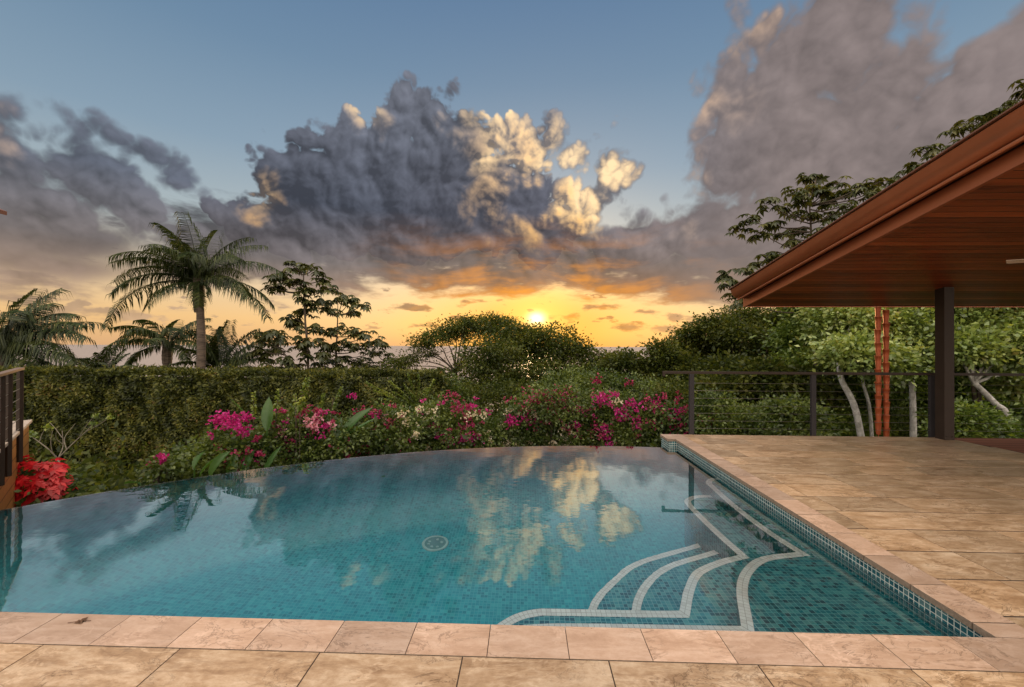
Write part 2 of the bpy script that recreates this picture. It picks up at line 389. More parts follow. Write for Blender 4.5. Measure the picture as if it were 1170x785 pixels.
def simple(name, col, rough=.5, metal=0.0, nscale=0, namp=.25, bumps=0, spec=.5):
    m_, t_, b = mat(name)
    if nscale:
        n_ = noise(t_, texco(t_), nscale, 5, .6); k = n_.ma(2*namp, 1-namp)
        setc(t_, b, 'Base Color', mixc(t_, 1.0, col, comb(t_, k, k, k), 'MULTIPLY')); setc(t_, b, 'Roughness', (n_*.25+(rough-.12)).cl())
        if bumps: bump(t_, b, n_, bumps, .004)
    else: setc(t_, b, 'Base Color', col); b.inputs['Roughness'].default_value = rough
    b.inputs['Metallic'].default_value = metal; b.inputs['Specular IOR Level'].default_value = spec; return m_
M['steel'] = simple('dark_bronze_steel', (.032, .022, .017), .5, .0, 6, .3, spec=.18)
M['postgrey'] = simple('grey_painted_post', (.026, .024, .027), .5, .0, 6, .2, spec=.2)
M['cable'] = simple('steel_cable', (.30, .30, .29), .35, .9)
M['copper'] = simple('brown_copper', (.38, .128, .062), .36, .5, 2.2, .18, spec=.5)
M['copper_chain'] = simple('red_copper', (.44, .105, .04), .42, .35, 9, .25)
M['roofmetal'] = simple('roof_sheet', (.17, .075, .05), .5, .3, 2, .2)
M['stone_cap'] = simple('stone_cap', (.45, .37, .30), .7, 0, 9, .3)
M['white_plastic'] = simple('drain_plastic', (.30, .52, .53), .4)
M['leaf_litter'] = simple('dry_leaf', (.10, .05, .025), .8, 0, 30, .3)

def boards(name, c1, c2, pitch, axis, grain, rough=.4, gap=(.01, .004, .002), gloss=.5):
    m_, t_, b = mat(name); v = texco(t_); s3 = t_.nodes.new('ShaderNodeSeparateXYZ'); t_.links.new(v.k, s3.inputs[0])
    q = X(t_, s3.outputs[axis])*(1/pitch); cell = q._m('FLOOR')
    wn = t_.nodes.new('ShaderNodeTexWhiteNoise'); wn.noise_dimensions = '1D'; t_.links.new(cell.k, wn.inputs['W']); rnd = X(t_, wn.outputs['Value'])
    vo = vm(t_, 'ADD', v, comb(t_, rnd*31.0, rnd*17.0, 0.0)); g = noise(t_, vm(t_, 'MULTIPLY', vo, grain), 1.0, 6, .62, dist=.6)
    col = ramp(t_, (g*.7+rnd*.3), [(.25, c1), (.75, c2)]); e = (q._m('FRACT')-.5)._m('ABSOLUTE').ss(.43, .485, mode='LINEAR')
    col = mixc(t_, e, col, gap); setc(t_, b, 'Base Color', col); b.inputs['Roughness'].default_value = rough; b.inputs['Specular IOR Level'].default_value = gloss
    bump(t_, b, (1.0-e)+g*.15, .5, .006); return m_
M['soffit'] = boards('soffit_boards', (.085, .019, .008), (.46, .115, .036), .105, 1, (1.4, 22, 22), .36)
M['decking'] = boards('hardwood_decking', (.16, .055, .032), (.32, .13, .075), .14, 1, (1.2, 26, 26), .6, (.012, .005, .003), .15)
M['cladding'] = boards('cedar_cladding', (.36, .14, .035), (.60, .27, .075), .14, 2, (14, 14, 1.5), .45, (.10, .04, .015))
M['terrain'] = simple('hillside_soil', (.035, .045, .018), .95, 0, .6, .5)
m_, t_, b = mat('sea_water'); M['sea'] = m_; setc(t_, b, 'Base Color', (.30, .25, .22)); b.inputs['Roughness'].default_value = .5; b.inputs['IOR'].default_value = 1.33
bump(t_, b, noise(t_, vm(t_, 'MULTIPLY', texco(t_), (.02, .006, 1)), 1.0, 5, .6), .35, 30.0)

def leafmat(name, dark, mid, light, trans=.35, gloss=.06, tip=None, nscale=1.3):
    m_, t_, b = mat(name); rnd = geo(t_, 'Random Per Island'); pn = noise(t_, texco(t_), nscale, 2, .5)
    col = ramp(t_, rnd*.62 + pn.ss(.32, .68)*.38, [(.08, dark), (.5, mid), (.9, light)] + ([(.97, tip)] if tip else []))
    t_.nodes.remove(b); df = t_.nodes.new('ShaderNodeBsdfDiffuse'); tr = t_.nodes.new('ShaderNodeBsdfTranslucent'); gs = t_.nodes.new('ShaderNodeBsdfGlossy'); gs.inputs['Roughness'].default_value = .38
    a = t_.nodes.new('ShaderNodeMixShader'); a.inputs[0].default_value = trans; c2 = t_.nodes.new('ShaderNodeMixShader'); c2.inputs[0].default_value = gloss
    t_.links.new(col.k, df.inputs[0]); t_.links.new(mixc(t_, 1.0, col, (1.5, 1.35, .55), 'MULTIPLY').k, tr.inputs[0]); gs.inputs[0].default_value = (.75, .8, .75, 1)
    t_.links.new(df.outputs[0], a.inputs[1]); t_.links.new(tr.outputs[0], a.inputs[2]); t_.links.new(a.outputs[0], c2.inputs[1]); t_.links.new(gs.outputs[0], c2.inputs[2])
    t_.links.new(c2.outputs[0], t_.nodes['Material Output'].inputs[0]); return m_
M['l_hedge'] = leafmat('hedge_leaf', (.010, .015, .003), (.045, .056, .012), (.17, .17, .036), .25, .02, (.17, .10, .04), 1.6)
M['l_palm'] = leafmat('palm_leaf', (.010, .018, .006), (.028, .044, .012), (.085, .10, .03), .25, .03)
M['l_dark'] = leafmat('dark_tree_leaf', (.013, .024, .005), (.050, .068, .013), (.13, .145, .03), .42, .02, (.11, .09, .02))
M['l_cec'] = leafmat('cecropia_leaf', (.02, .028, .010), (.05, .06, .018), (.12, .12, .035), .3, .05)
M['l_mid'] = leafmat('mid_green_leaf', (.030, .058, .010), (.115, .185, .034), (.26, .33, .07), .35, .05, (.2, .19, .05))
M['l_light'] = leafmat('pale_forest_leaf', (.06, .10, .02), (.205, .285, .075), (.42, .48, .16), .35, .07, (.34, .30, .10), .9)
M['l_bush'] = leafmat('garden_leaf', (.022, .042, .010), (.072, .108, .022), (.18, .225, .055), .38, .04)
M['l_lime'] = leafmat('lime_leaf', (.06, .10, .015), (.13, .19, .03), (.30, .33, .06), .4, .06)
M['l_banana'] = leafmat('banana_leaf', (.025, .085, .012), (.045, .12, .018), (.08, .16, .03), .45, .05)
M['f_magenta'] = leafmat('magenta_bract', (.24, .006, .10), (.44, .014, .19), (.62, .06, .33), .35, .02)
M['f_rose'] = leafmat('rose_bract', (.17, .010, .045), (.33, .028, .10), (.52, .11, .22), .35, .02)
M['f_pink'] = leafmat('pale_pink_bract', (.55, .20, .30), (.70, .34, .46), (.80, .52, .60), .35, .02)
M['f_white'] = leafmat('cream_bract', (.5, .42, .30), (.62, .55, .42), (.74, .68, .56), .35, .02)
M['f_red'] = leafmat('poinsettia_bract', (.22, .003, .006), (.46, .006, .012), (.66, .025, .030), .12, .04)
def bark(name, c1, c2, sc=(8, 8, 2.5), sharp=(.34, .66)):
    m_, t_, b = mat(name); n_ = noise(t_, vm(t_, 'MULTIPLY', texco(t_), sc), 1.0, 5, .65, dist=.5)
    setc(t_, b, 'Base Color', mixc(t_, n_.ss(*sharp), c1, c2)); b.inputs['Roughness'].default_value = .85; bump(t_, b, n_, .6, .02); return m_
M['bark'] = bark('brown_bark', (.035, .024, .016), (.09, .065, .045))
M['bark_pale'] = bark('pale_mottled_bark', (.26, .25, .23), (.66, .65, .63), (9, 9, 5), (.25, .7))
M['bark_palm'] = bark('ringed_palm_bark', (.045, .032, .024), (.13, .095, .07), (2, 2, 16))

# ------------------------------------------------------------------ the setting: hillside, sea
ZW = -.108
def tz(x, y):
    s1 = .13 - .06*min(1, max(0, (x-1)/6))
    z = -1.95 - s1*min(52, max(0, y-8)) - .36*max(0, y-60)
    return max(z, -156) + .25*math.sin(x*.21+1)*math.sin(y*.17)*min(1, max(0, (y-10)/20))
xs = np.concatenate([-np.geomspace(4000, 14, 26), np.linspace(-12, 14, 27), np.geomspace(16, 4000, 26)])
ys = np.concatenate([np.array([-4000, -600, -100, -40, -20, -8]), np.linspace(-4, 40, 34), np.geomspace(44, 1600, 30)])
V = [(x, y, tz(x, y)) for y in ys for x in xs]; nx = len(xs)
Fc = [(j*nx+i, j*nx+i+1, (j+1)*nx+i+1, (j+1)*nx+i) for j in range(len(ys)-1) for i in range(nx-1)]
tag(obj('hillside', mesh_np('hillside', V, Fc, True), M['terrain']), kind='structure')
tag(obj('sea', mesh_np('sea', [(-150000, 300, -150), (150000, 300, -150), (150000, 200000, -150), (-150000, 200000, -150)], [(0, 1, 2, 3)]), M['sea']), kind='structure')

# ------------------------------------------------------------------ deck, coping, pool
XR, YF, YE = 2.12, 1.925, 6.20            # pool's right coping edge, front coping edge, far end of the deck
def tiles(rects, z, th=.028, gap=.008):
    mb = MB()
    for q in rects:                        # q: four (x,y) corners, counter clockwise
        cx = sum(p[0] for p in q)/4; cy_ = sum(p[1] for p in q)/4; P = []
        for x, y in q: P.append((x - gap/2*.7*np.sign(x-cx), y - gap/2*(1.7 if y > 2.0 else .8)*np.sign(y-cy_)))
        dz_ = random.uniform(-.0004, .0004)
        b_ = .0006; I = [(x - b_*np.sign(x-cx), y - b_*np.sign(y-cy_)) for x, y in P]
        V = [(x, y, z-th) for x, y in P]+[(x, y, z-b_+dz_) for x, y in P]+[(x, y, z+dz_) for x, y in I]
        mb.add(V, [(8, 9, 10, 11)]+[(k+4*l, (k+1) % 4+4*l, (k+1) % 4+4*l+4, k+4*l+4) for l in (0, 1) for k in range(4)])
    return mb
def dbx(y): return 6.075 + (6.2-y)*.175    # where the stone stops and the hardwood deck begins
rects = []; L = .607; rowy = [1.725-.3215*k for k in range(16, 0, -1)]
yy = [-3.4 + 0*k for k in range(1)]
rows = [(1.725-.3215*(k+1), 1.725-.3215*k) for k in range(0, 15)]
for k, (y0, y1) in enumerate(rows):
    x = -5.0 - L*random.random() if k else (.351 - L*12)
    while x < 7.2:
        rects.append([(x, y0), (x+L, y0), (x+L, y1), (x, y1)]); x += L
rb = [1.758+.3215*k for k in range(1, 14)]
yb = [1.925] + rb + [6.195]
for k in range(len(yb)-1):
    y0, y1 = yb[k], yb[k+1]
    if y1-y0 < .02: continue
    x = XR+.2; w = L*random.choice((.35, .55, .8, 1.0, .25, .68)); first = True
    while x < 7.2:
        xe = x+w; e0, e1 = dbx(y0), dbx(y1)
        if x >= min(e0, e1)-.02: break
        rects.append([(x, y0), (min(xe, e0), y0), (min(xe, e1), y1), (x, y1)]); x = xe; w = L
x = XR+.2
while x < 7.2: rects.append([(x, 1.725), (x+.345, 1.725), (x+.345, 1.925), (x, 1.925)]); x += .345
deck = tiles(rects, 0).build('deck', M['deck']); tag(deck, kind='structure')
mb = MB(); mb.box((XR+.06, -3.2, -.30), (6.06, 6.185, -.0022)); mb.box((-6.5, -3.2, -.30), (XR+.0599, 1.885, -.0022)); mb.prism([(6.0599, -3.2), (7.7, -3.2), (6.07, 6.185), (6.0599, 6.185)], -.30, -.0022)
tag(mb.build('deck_bed', M['grout']), kind='structure')
mb = MB(); mb.box((XR+.08, -3.1, -2.2), (9.2, 6.10, -.301)); tag(mb.build('deck_foundation', M['stone_cap']), kind='structure')
cr = []
x = .19 - .345*19
while x < XR+.02:
    x1 = min(x+.345, XR+.2 if x+.345 > XR else 99)
    cr.append([(x, 1.725), (x1, 1.725), (x1, 1.925), (x, 1.925)]); x = x1
y = 1.925; nxt = 2.026
while y < 5.87:
    y1 = min(nxt, 5.87); cr.append([(XR, y), (XR+.2, y), (XR+.2, y1), (XR, y1)]); y = y1; nxt = y+.3125
cr.append([(2.01, 5.87), (2.32, 5.87), (2.32, 6.195), (2.01, 6.195)])
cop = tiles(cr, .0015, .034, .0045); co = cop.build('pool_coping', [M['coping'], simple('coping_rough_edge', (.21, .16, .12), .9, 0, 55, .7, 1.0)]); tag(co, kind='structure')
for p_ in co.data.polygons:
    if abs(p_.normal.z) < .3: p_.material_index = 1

# infinity edge: circle through the traced arc
pts = [atz(*p, ZW) for p in ((0, 583), (100, 566), (200, 549), (300, 534), (400, 523), (500, 515), (560, 512), (640, 509.5), (700, 509.5))]
A = np.array([[2*p[0], 2*p[1], 1] for p in pts]); B = np.array([p[0]**2+p[1]**2 for p in pts]); sol = np.linalg.lstsq(A, B, rcond=None)[0]
cxc, cyc = sol[0], sol[1]; RC = math.sqrt(sol[2]+cxc**2+cyc**2)
def arc(r, a0, a1, n): return [(cxc+r*math.cos(a), cyc+r*math.sin(a)) for a in np.linspace(a0, a1, n)]
aR = math.acos((2.02-cxc)/RC); aL = math.pi - math.asin((1.90-cyc)/RC)
outer = arc(RC, aR, aL, 90); inner = arc(RC-.035, aR, aL, 90)
mb = MB(); n = len(outer)
V = [(x, y, z) for x, y in outer for z in (-2.2, ZW-.0035)]; V += [(x, y, z) for x, y in inner for z in (-1.6, ZW-.0035)]
Fq = []
for k in range(n-1):
    a, b_, c, d = 2*k, 2*k+1, 2*k+3, 2*k+2; o_ = 2*n
    Fq += [(a, b_, c, d), (b_, b_+o_, c+o_, c), (b_+o_, a+o_, d+o_, c+o_)]
mb.add(V, Fq); m_edge = simple('edge_tile', (.34, .40, .38), .4, 0, 12, .2)
eo = mb.build('infinity_edge', [m_edge, M['mosaic']]); tag(eo, kind='structure')
for p_ in eo.data.polygons:
    if abs(p_.normal.z) < .5: p_.material_index = 1
# water sheet up to the outer face of the edge
xl = outer[-1][0]; poly = [(xl, 1.90), (XR+.03, 1.90), (XR+.03, 5.86), (2.02, 5.86)] + outer
poly = [p for p in poly]
me = bpy.data.meshes.new('pool_water'); me.from_pydata([(x, y, ZW) for x, y in poly], [], [tuple(range(len(poly)))]); me.update()
tag(obj('pool_water', me, M['water']), kind='structure')
# shell
FD = 1.30
def ring(r_, z_, n=100):
    return [(cxc+r_*math.cos(q), cyc+r_*math.sin(q), z_) for q in np.linspace(math.acos((XR+.03-cxc)/r_), math.pi-math.asin((1.895-cyc)/r_), n)]
prof = [(.035+1.33*q, -.02-(FD-.02)*(1-(1-q)**2.8)) for q in np.linspace(0, 1, 20)**1.3]
RG = [ring(RC-o_, ZW+z_) for o_, z_ in prof]; V = [p for q in RG for p in q]; n = 100
Fq = [(j*n+k, j*n+k+1, (j+1)*n+k+1, (j+1)*n+k) for j in range(len(RG)-1) for k in range(n-1)]
mb = MB(); mb.add(V, Fq); last = RG[-1]; mb.add([(last[-1][0], 1.895, ZW-FD), (XR+.03, 1.895, ZW-FD)]+last, [tuple(range(n+2))])
fo = mb.build('pool_floor', M['mosaic_deep']); tag(fo, kind='structure')
for p_ in fo.data.polygons: p_.use_smooth = len(p_.vertices) == 4
mb = MB()
def wallq(mb, p, q, z0, z1): mb.add([(p[0], p[1], z0), (q[0], q[1], z0), (q[0], q[1], z1), (p[0], p[1], z1)], [(0, 1, 2, 3)])
wallq(mb, (xl-.2, 1.895), (XR+.03, 1.895), -2.2, ZW-.02); wallq(mb, (XR+.03, 1.895), (XR+.03, 5.87), -2.2, ZW-.02)
wallq(mb, (2.03, 5.87), (XR+.03, 5.87), -2.2, ZW-.02); wallq(mb, (2.03, 5.87), (2.03, 6.19), -2.2, ZW-.02)
tag(mb.build('pool_wall', M['mosaic']), kind='structure')
mb = MB()
wallq(mb, (xl-.2, 1.896), (XR+.029, 1.896), ZW-.02, -.033); wallq(mb, (XR+.029, 1.896), (XR+.029, 5.869), ZW-.02, -.033)
wallq(mb, (2.029, 5.869), (XR+.029, 5.869), ZW-.02, -.033); wallq(mb, (2.029, 5.869), (2.029, 6.19), ZW-.11, -.033)
tag(mb.build('waterline_tiles', M['mosaic_line']), kind='structure')

# steps: nested shelves traced from their white nosing (depth below the water)
def shelf(line, close, depth, bandw=.058, bandlen=None):
    z = ZW-depth; poly = [tuple(p) for p in line]+close
    mb = MB(); mb.prism(poly, ZW-FD-.01, z); o = mb.build('pool_step', M['mosaic']); tag(o, kind='structure')
    P = [np.array(p) for p in line]; V, Fq, uv = [], [], []; s = 0
    off = []
    for i, p in enumerate(P):
        a = P[max(i-1, 0)]; c = P[min(i+1, len(P)-1)]; d1 = (p-a); d2 = (c-p)
        d1 = d1/(np.linalg.norm(d1) or 1); d2 = d2/(np.linalg.norm(d2) or 1)
        if i == 0: d1 = d2
        if i == len(P)-1: d2 = d1
        n1 = np.array([d1[1], -d1[0]]); n2 = np.array([d2[1], -d2[0]]); nm = n1+n2; nm /= np.linalg.norm(nm); k = 1/max(.45, nm.dot(n1))
        off.append(p+nm*k*bandw)
        if i: s += np.linalg.norm(p-a)
        V += [(*(p-nm*k*.002), z+.003), (*off[-1], z+.003)]; uv.append(s)
    UV = []
    for i in range(len(P)-1):
        Fq.append((2*i, 2*i+1, 2*i+3, 2*i+2)); UV += [(uv[i], 0), (uv[i], .06), (uv[i+1], .06), (uv[i+1], 0)]
    # riser face band, one tile high
    base = len(V)
    for i, p in enumerate(P):
        V += [(*p, z+.003), (*p, z-.03)]
    V2 = V; F2 = []
    o = obj('step_nosing', mesh_np('step_nosing', V[:base], Fq, uv=UV), M['white_mosaic']); tag(o, kind='structure'); return o
from math import hypot
def dense(pts, keep=(), n=7):
    """smooth runs between the sharp corners listed in keep"""
    out = []; cuts = [0]+list(keep)+[len(pts)-1]
    for a, b_ in zip(cuts[:-1], cuts[1:]):
        seg = pts[a:b_+1]; sm_ = spline(seg, n) if len(seg) > 2 else [np.array(seg[0], float), np.array(seg[1], float)]
        out += sm_[(1 if out else 0):]
    return out
LA = dense([(-.40, 1.93), (-.30, 2.06), (-.12, 2.16), (.2, 2.215), (1.15, 2.225), (1.30, 2.57), (1.46, 2.79), (1.66, 2.94), (1.94, 3.01), (1.90, 3.33), (1.89, 3.80), (1.92, 4.32), (1.945, 4.49), (2.04, 4.61), (2.145, 4.64)], (4, 8))
LB = dense([(-.42, 1.99), (-.27, 2.24), (-.10, 2.44), (.06, 2.52), (.25, 2.53), (.94, 2.53), (1.05, 2.74), (1.19, 2.94), (1.41, 3.08), (1.61, 3.16), (1.585, 3.5), (1.575, 3.86), (1.59, 4.15), (1.68, 4.27), (1.78, 4.32), (1.93, 4.33)], (5, 9))
LD = dense([(.70, 2.54), (.71, 2.75), (.86, 3.03), (1.11, 3.26), (1.57, 3.47)])
LCc = dense([(.45, 2.54), (.46, 2.97), (.71, 3.32), (.98, 3.55), (1.575, 3.80)])
def rev(l): return l
shelf(LCc, [(1.60, 2.5), (.44, 2.5)], .92, .055)
shelf(LD, [(1.60, 2.5), (.69, 2.5)], .66, .055)
shelf(LB, [(2.14, 4.33), (2.14, 1.90), (-.42, 1.90)], .38, .060)
shelf(LA, [(2.148, 4.64), (2.148, 1.90), (-.40, 1.90)], .14, .060)

# main drain on the pool floor
dc = (-.89, 4.10)
dr = thing('pool_drain', 'round pale drain cover with small holes on the pool floor', 'drain cover', (dc[0], dc[1], ZW-FD))
mb = MB(); ring = []
for r0, r1, z_ in ((.105, .128, .012),):
    for k in range(40): a = 2*math.pi*k/40; ring += [(math.cos(a)*r0, math.sin(a)*r0, z_), (math.cos(a)*r1, math.sin(a)*r1, z_), (math.cos(a)*(r1+.005), math.sin(a)*(r1+.005), .001)]
n = 40; mb.add(ring, [(3*k, 3*k+1, 3*((k+1) % n)+1, 3*((k+1) % n)) for k in range(n)]+[(3*k+1, 3*k+2, 3*((k+1) % n)+2, 3*((k+1) % n)+1) for k in range(n)])
mb.build('rim', M['white_plastic'], dr)
mb = MB()
for a in (R(200), R(250), R(300), R(20), R(160), R(80)):
    mb = MB(); mb.tube([(math.cos(a)*.065, math.sin(a)*.065, .004), (math.cos(a)*.065, math.sin(a)*.065, .014)], .014, 10); mb.build('screw_cap', M['white_plastic'], dr)
mb = MB(); mb.tube([(0, 0, .0005), (0, 0, .006)], .104, 40); mb.build('cover_plate', simple('drain_teal', (.08, .26, .28), .4), dr)

# hardwood deck to the right
mb = MB(); mb.prism([(6.083, 6.195), (dbx(-3.2)+.01, -3.2), (12, -3.2), (12, 6.195)], -.12, -.004)
tag(mb.build('hardwood_deck', M['decking']), kind='structure')

# ------------------------------------------------------------------ pavilion roof with its column
roof = thing('pavilion_roof', 'sloping pavilion roof with copper gutter and varnished board soffit over the terrace', 'roof', (5.97, 6.05, 0))
SZ = lambda Y: 2.165 + .18*(6.0-Y)
Y0, Y1 = -3.0, 7.0; XE = 13.0
def slab(mb, X0, X1, ya, yb_, d0, d1):
    mb.add([(X0, ya, SZ(ya)+d0), (X1, ya, SZ(ya)+d0), (X1, yb_, SZ(yb_)+d0), (X0, yb_, SZ(yb_)+d0), (X0, ya, SZ(ya)+d1), (X1, ya, SZ(ya)+d1), (X1, yb_, SZ(yb_)+d1), (X0, yb_, SZ(yb_)+d1)],
           [(0, 3, 2, 1), (4, 5, 6, 7), (0, 1, 5, 4), (1, 2, 6, 5), (2, 3, 7, 6), (3, 0, 4, 7)])
mb = MB(); slab(mb, 3.702, XE, Y0, Y1, 0, .09); local(mb.build('soffit', M['soffit'], roof), roof)
mb = MB(); slab(mb, 3.50, XE+.2, Y0-.2, Y1-.01, .26, .30); local(mb.build('roof_sheet', M['roofmetal'], roof), roof)
def extr(prof, ya, yb_, name, mt, smooth=False):
    mb = MB(); n = len(prof); V = [(x, y, SZ(y)+d) for y in (ya, yb_) for x, d in prof]
    mb.add(V, [tuple(range(n))[::-1], tuple(range(n, 2*n))]+[(k, (k+1) % n, n+(k+1) % n, n+k) for k in range(n)])
    o = mb.build(name, mt, roof); local(o, roof)
    if smooth:
        o.data.polygons.foreach_set('use_smooth', [True]*len(o.data.polygons)); o.data.set_sharp_from_angle(angle=R(38))
    return o
extr([(3.66, -.012), (3.70, -.012), (3.70, .115), (3.655, .115)], Y0, Y1, 'fascia_board', M['copper'])
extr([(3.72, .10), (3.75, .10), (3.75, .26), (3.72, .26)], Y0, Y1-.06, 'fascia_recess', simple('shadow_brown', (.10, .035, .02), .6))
gut = [(3.66, .135), (3.575, .105), (3.548, .108), (3.545, .120)]
for k in range(9):
    a = R(-78 + k*(-78)/8); gut.append((3.575+.135*math.cos(a)*1.05, .255+.135*math.sin(a)))
gut += [(3.425, .262), (3.44, .266), (3.66, .262)]
extr(gut, Y0, Y1-.02, 'gutter', M['copper'], True)
extr([(3.560, .094), (3.545, .090), (3.533, .098), (3.535, .112), (3.550, .116)], Y0, Y1-.015, 'gutter_bead', simple('light_copper', (.50, .19, .10), .35, .5, 3, .15), True)
extr([(3.40, .272), (3.66, .272), (3.66, .292), (3.40, .284)], Y0-.1, Y1+.01, 'drip_edge', M['roofmetal'])
mb = MB()
for d_, w_ in ((0, .0), ):
    mb.add([(3.66, Y1+.002, SZ(Y1)-.012), (XE, Y1+.002, SZ(Y1)-.012), (XE, Y1+.03, SZ(Y1)-.012), (3.66, Y1+.03, SZ(Y1)-.012),
            (3.66, Y1+.002, SZ(Y1)+.25), (XE, Y1+.002, SZ(Y1)+.25), (XE, Y1+.03, SZ(Y1)+.25), (3.66, Y1+.03, SZ(Y1)+.25)], [(0, 3, 2, 1), (4, 5, 6, 7), (0, 1, 5, 4), (1, 2, 6, 5), (2, 3, 7, 6), (3, 0, 4, 7)])
local(mb.build('eave_board', M['copper'], roof), roof)
mb = MB(); cx0, cy0 = 5.917, 6.0
mb.box((cx0, cy0, 0), (cx0+.137, cy0+.137, SZ(cy0)-.002)); local(mb.build('column', M['steel'], roof, bevel=.004), roof)
mb = MB(); mb.box((cx0+.1, cy0+4, -.3), (cx0+.237, cy0+4.137, 0)) if False else None
mb = MB(); mb.box((11.5, -1.0, -.02), (11.64, -.86, SZ(-1)-.002)); mb.box((11.5, 6.0, -.02), (11.64, 6.137, SZ(6.0)-.026)); mb.box((cx0, -1.5, 0), (cx0+.137, -1.363, SZ(-1.5)-.002))
local(mb.build('column', M['steel'], roof), roof)
for sx in (.03, .107):
    mb = MB(); mb.tube([(cx0+sx, cy0-.001, .05), (cx0+sx, cy0-.008, .05)], .008, 8); local(mb.build('bolt', M['steel'], roof), roof)

# ceiling fan under the pavilion roof, one blade tip reaches the picture
fanc = np.array([5.95, 3.35]); fz = 2.10
fan = thing('ceiling_fan', 'thin pale blade tip of a ceiling fan under the board soffit', 'ceiling fan', (fanc[0], fanc[1], SZ(fanc[1])))
mb = MB(); mb.tube([(0, 0, 0), (0, 0, fz+.08-SZ(fanc[1]))], .015, 10); mb.build('downrod', M['steel'], fan)
mb = MB(); zc = fz-SZ(fanc[1]); mb.tube([(0, 0, zc+.09), (0, 0, zc+.07), (0, 0, zc-.03), (0, 0, zc-.05)], [.05, .10, .11, .06], 20); mb.build('motor', M['steel'], fan, smooth=True)
tip = atY(1146, 299.5, 4.5); dv = np.array([tip[0]-fanc[0], tip[1]-fanc[1]]); Lb = np.linalg.norm(dv); a0 = math.atan2(dv[1], dv[0])
for k in range(3):
    a = a0+k*2*math.pi/3; d = Vector((math.cos(a), math.sin(a), 0)); r = Vector((-d.y, d.x, 0)); mb = MB()
    z_in, z_tip = zc+.01, tip[2]-SZ(fanc[1])
    P = []
    for s_, w_ in ((.08, .03), (.3*Lb, .055), (.8*Lb, .045), (Lb*.985, .02)):
        zz = z_in+(z_tip-z_in)*s_/Lb
        for sg in (-1, 1):
            for dz_ in (-.004, .004): q = d*s_+r*sg*w_; P.append((q.x, q.y, zz+dz_+sg*.012))
    Fb = []
    for i in range(3):
        o_ = 4*i; Fb += [(o_, o_+4, o_+6, o_+2), (o_+1, o_+3, o_+7, o_+5), (o_, o_+1, o_+5, o_+4), (o_+2, o_+6, o_+7, o_+3)]
    Fb += [(0, 2, 3, 1), (12, 13, 15, 14)]; mb.add(P, Fb); mb.build('blade', simple('pale_blade', (.52, .42, .34), .5), fan)

# ------------------------------------------------------------------ rain chain
rc0 = atY(1003.5, 420, 7.12); rcz = SZ(7.0)
rc = thing('rain_chain', 'red copper cup rain chain hanging in two strands from the pavilion eave', 'rain chain', (rc0[0], rc0[1], rcz+.02))
mb = MB()
prof = [(.0, .049), (.010, .051), (.014, .046), (.10, .040), (.20, .033), (.222, .031)]
mb.tube([(0, 0, -d_) for d_, _ in prof], [r_ for _, r_ in prof], 14, cap=False)
cupme = mb.me('cup', True); cupme.materials.append(M['copper_chain'])
for s_ in range(2):
    strand = MB(); strand.tube([(s_*.128, 0, .0), (s_*.128, 0, -2.42)], .006, 6); strand.build('link_rod', M['copper_chain'], rc)
    for k in range(10):
        cup = bpy.data.objects.new('cup', cupme); C.objects.link(cup); cup.parent = rc
        cup.location = (s_*.128 + random.uniform(-.003, .003), random.uniform(-.003, .003), -.02 - (.22*k + .11*s_) + .06); cup.rotation_euler = (R(random.uniform(-1.5, 1.5)), R(random.uniform(-1.5, 1.5)), random.random()*6)

# ------------------------------------------------------------------ deck railing
ry = 6.215
rl = thing('cable_railing', 'dark steel cable railing along the far edge of the stone terrace', 'railing', (2.47, ry, 0))
ztop = atY(800, 424.3, ry)[2]
def rpart(mb, name, mt, **k): return local(mb.build(name, mt, rl, **k), rl)
xe = atY(757, 424, ry)[0]
mb = MB(); mb.box((xe, ry-.022, ztop-.038), (12.0, ry+.024, ztop)); rpart(mb, 'top_rail', M['steel'], bevel=.003)
for px in (790, 929, 1064.5):
    X_ = atY(px, 470, ry)[0]; mb = MB(); mb.box((X_-.033, ry-.022, -.03), (X_+.033, ry+.022, ztop-.0385))
    rpart(mb, 'post', M['postgrey'], bevel=.003)
for X_ in (8.1, 9.9, 11.7):
    mb = MB(); mb.box((X_-.033, ry-.022, -.03), (X_+.033, ry+.022, ztop-.0385)); rpart(mb, 'post', M['postgrey'], bevel=.003)
mb = MB(); mb.box((xe, ry-.02, ztop-.075), (xe+.035, ry+.02, ztop-.0385)); rpart(mb, 'end_return', M['steel'])
for k in range(7):
    z_ = .09+k*.112; mb = MB(); mb.tube([(2.49, ry, z_), (12, ry, z_)], .0022, 6); rpart(mb, 'cable', M['cable'])

# ------------------------------------------------------------------ wooden wall and railing at the left
u = -ray(129, 395)[:2]; u = u/np.linalg.norm(u); p3 = ray(23.5, 395)[:2]*4.79
def at_px(x, off_=0.0):                              # how far along the railing the photo column x lies
    d = ray(x, 395)[:2]; q = p3+np.array([u[1], -u[0]])*(off_ if u[1] < 0 else -off_); return float((q[0]*d[1]-q[1]*d[0])/(u[1]*d[0]-u[0]*d[1]))
tA, tB, tC = at_px(15.5, .16), at_px(10.5), at_px(2)
pn = np.array([u[1], -u[0]])               # sideways, away from the pool
if pn[0] > 0: pn = -pn
lw = thing('clad_garden_wall', 'cedar clad wall with a pale stone cap at the left end of the pool', 'wall', (-5.3, 4.2, -1.3))
a = p3 + u*tA + pn*.10; c = p3 + u*(tC+.75) + pn*.10
mb = MB(); mb.obox((a[0], a[1], -.95), (c[0], c[1], -.95), .16, 2.40); local(mb.build('cladding', M['cladding'], lw), lw)
mb = MB(); mb.obox((a[0]-u[0]*.035, a[1]-u[1]*.035, .272), (c[0], c[1], .272), .21, .035); local(mb.build('cap', M['stone_cap'], lw, bevel=.004), lw)
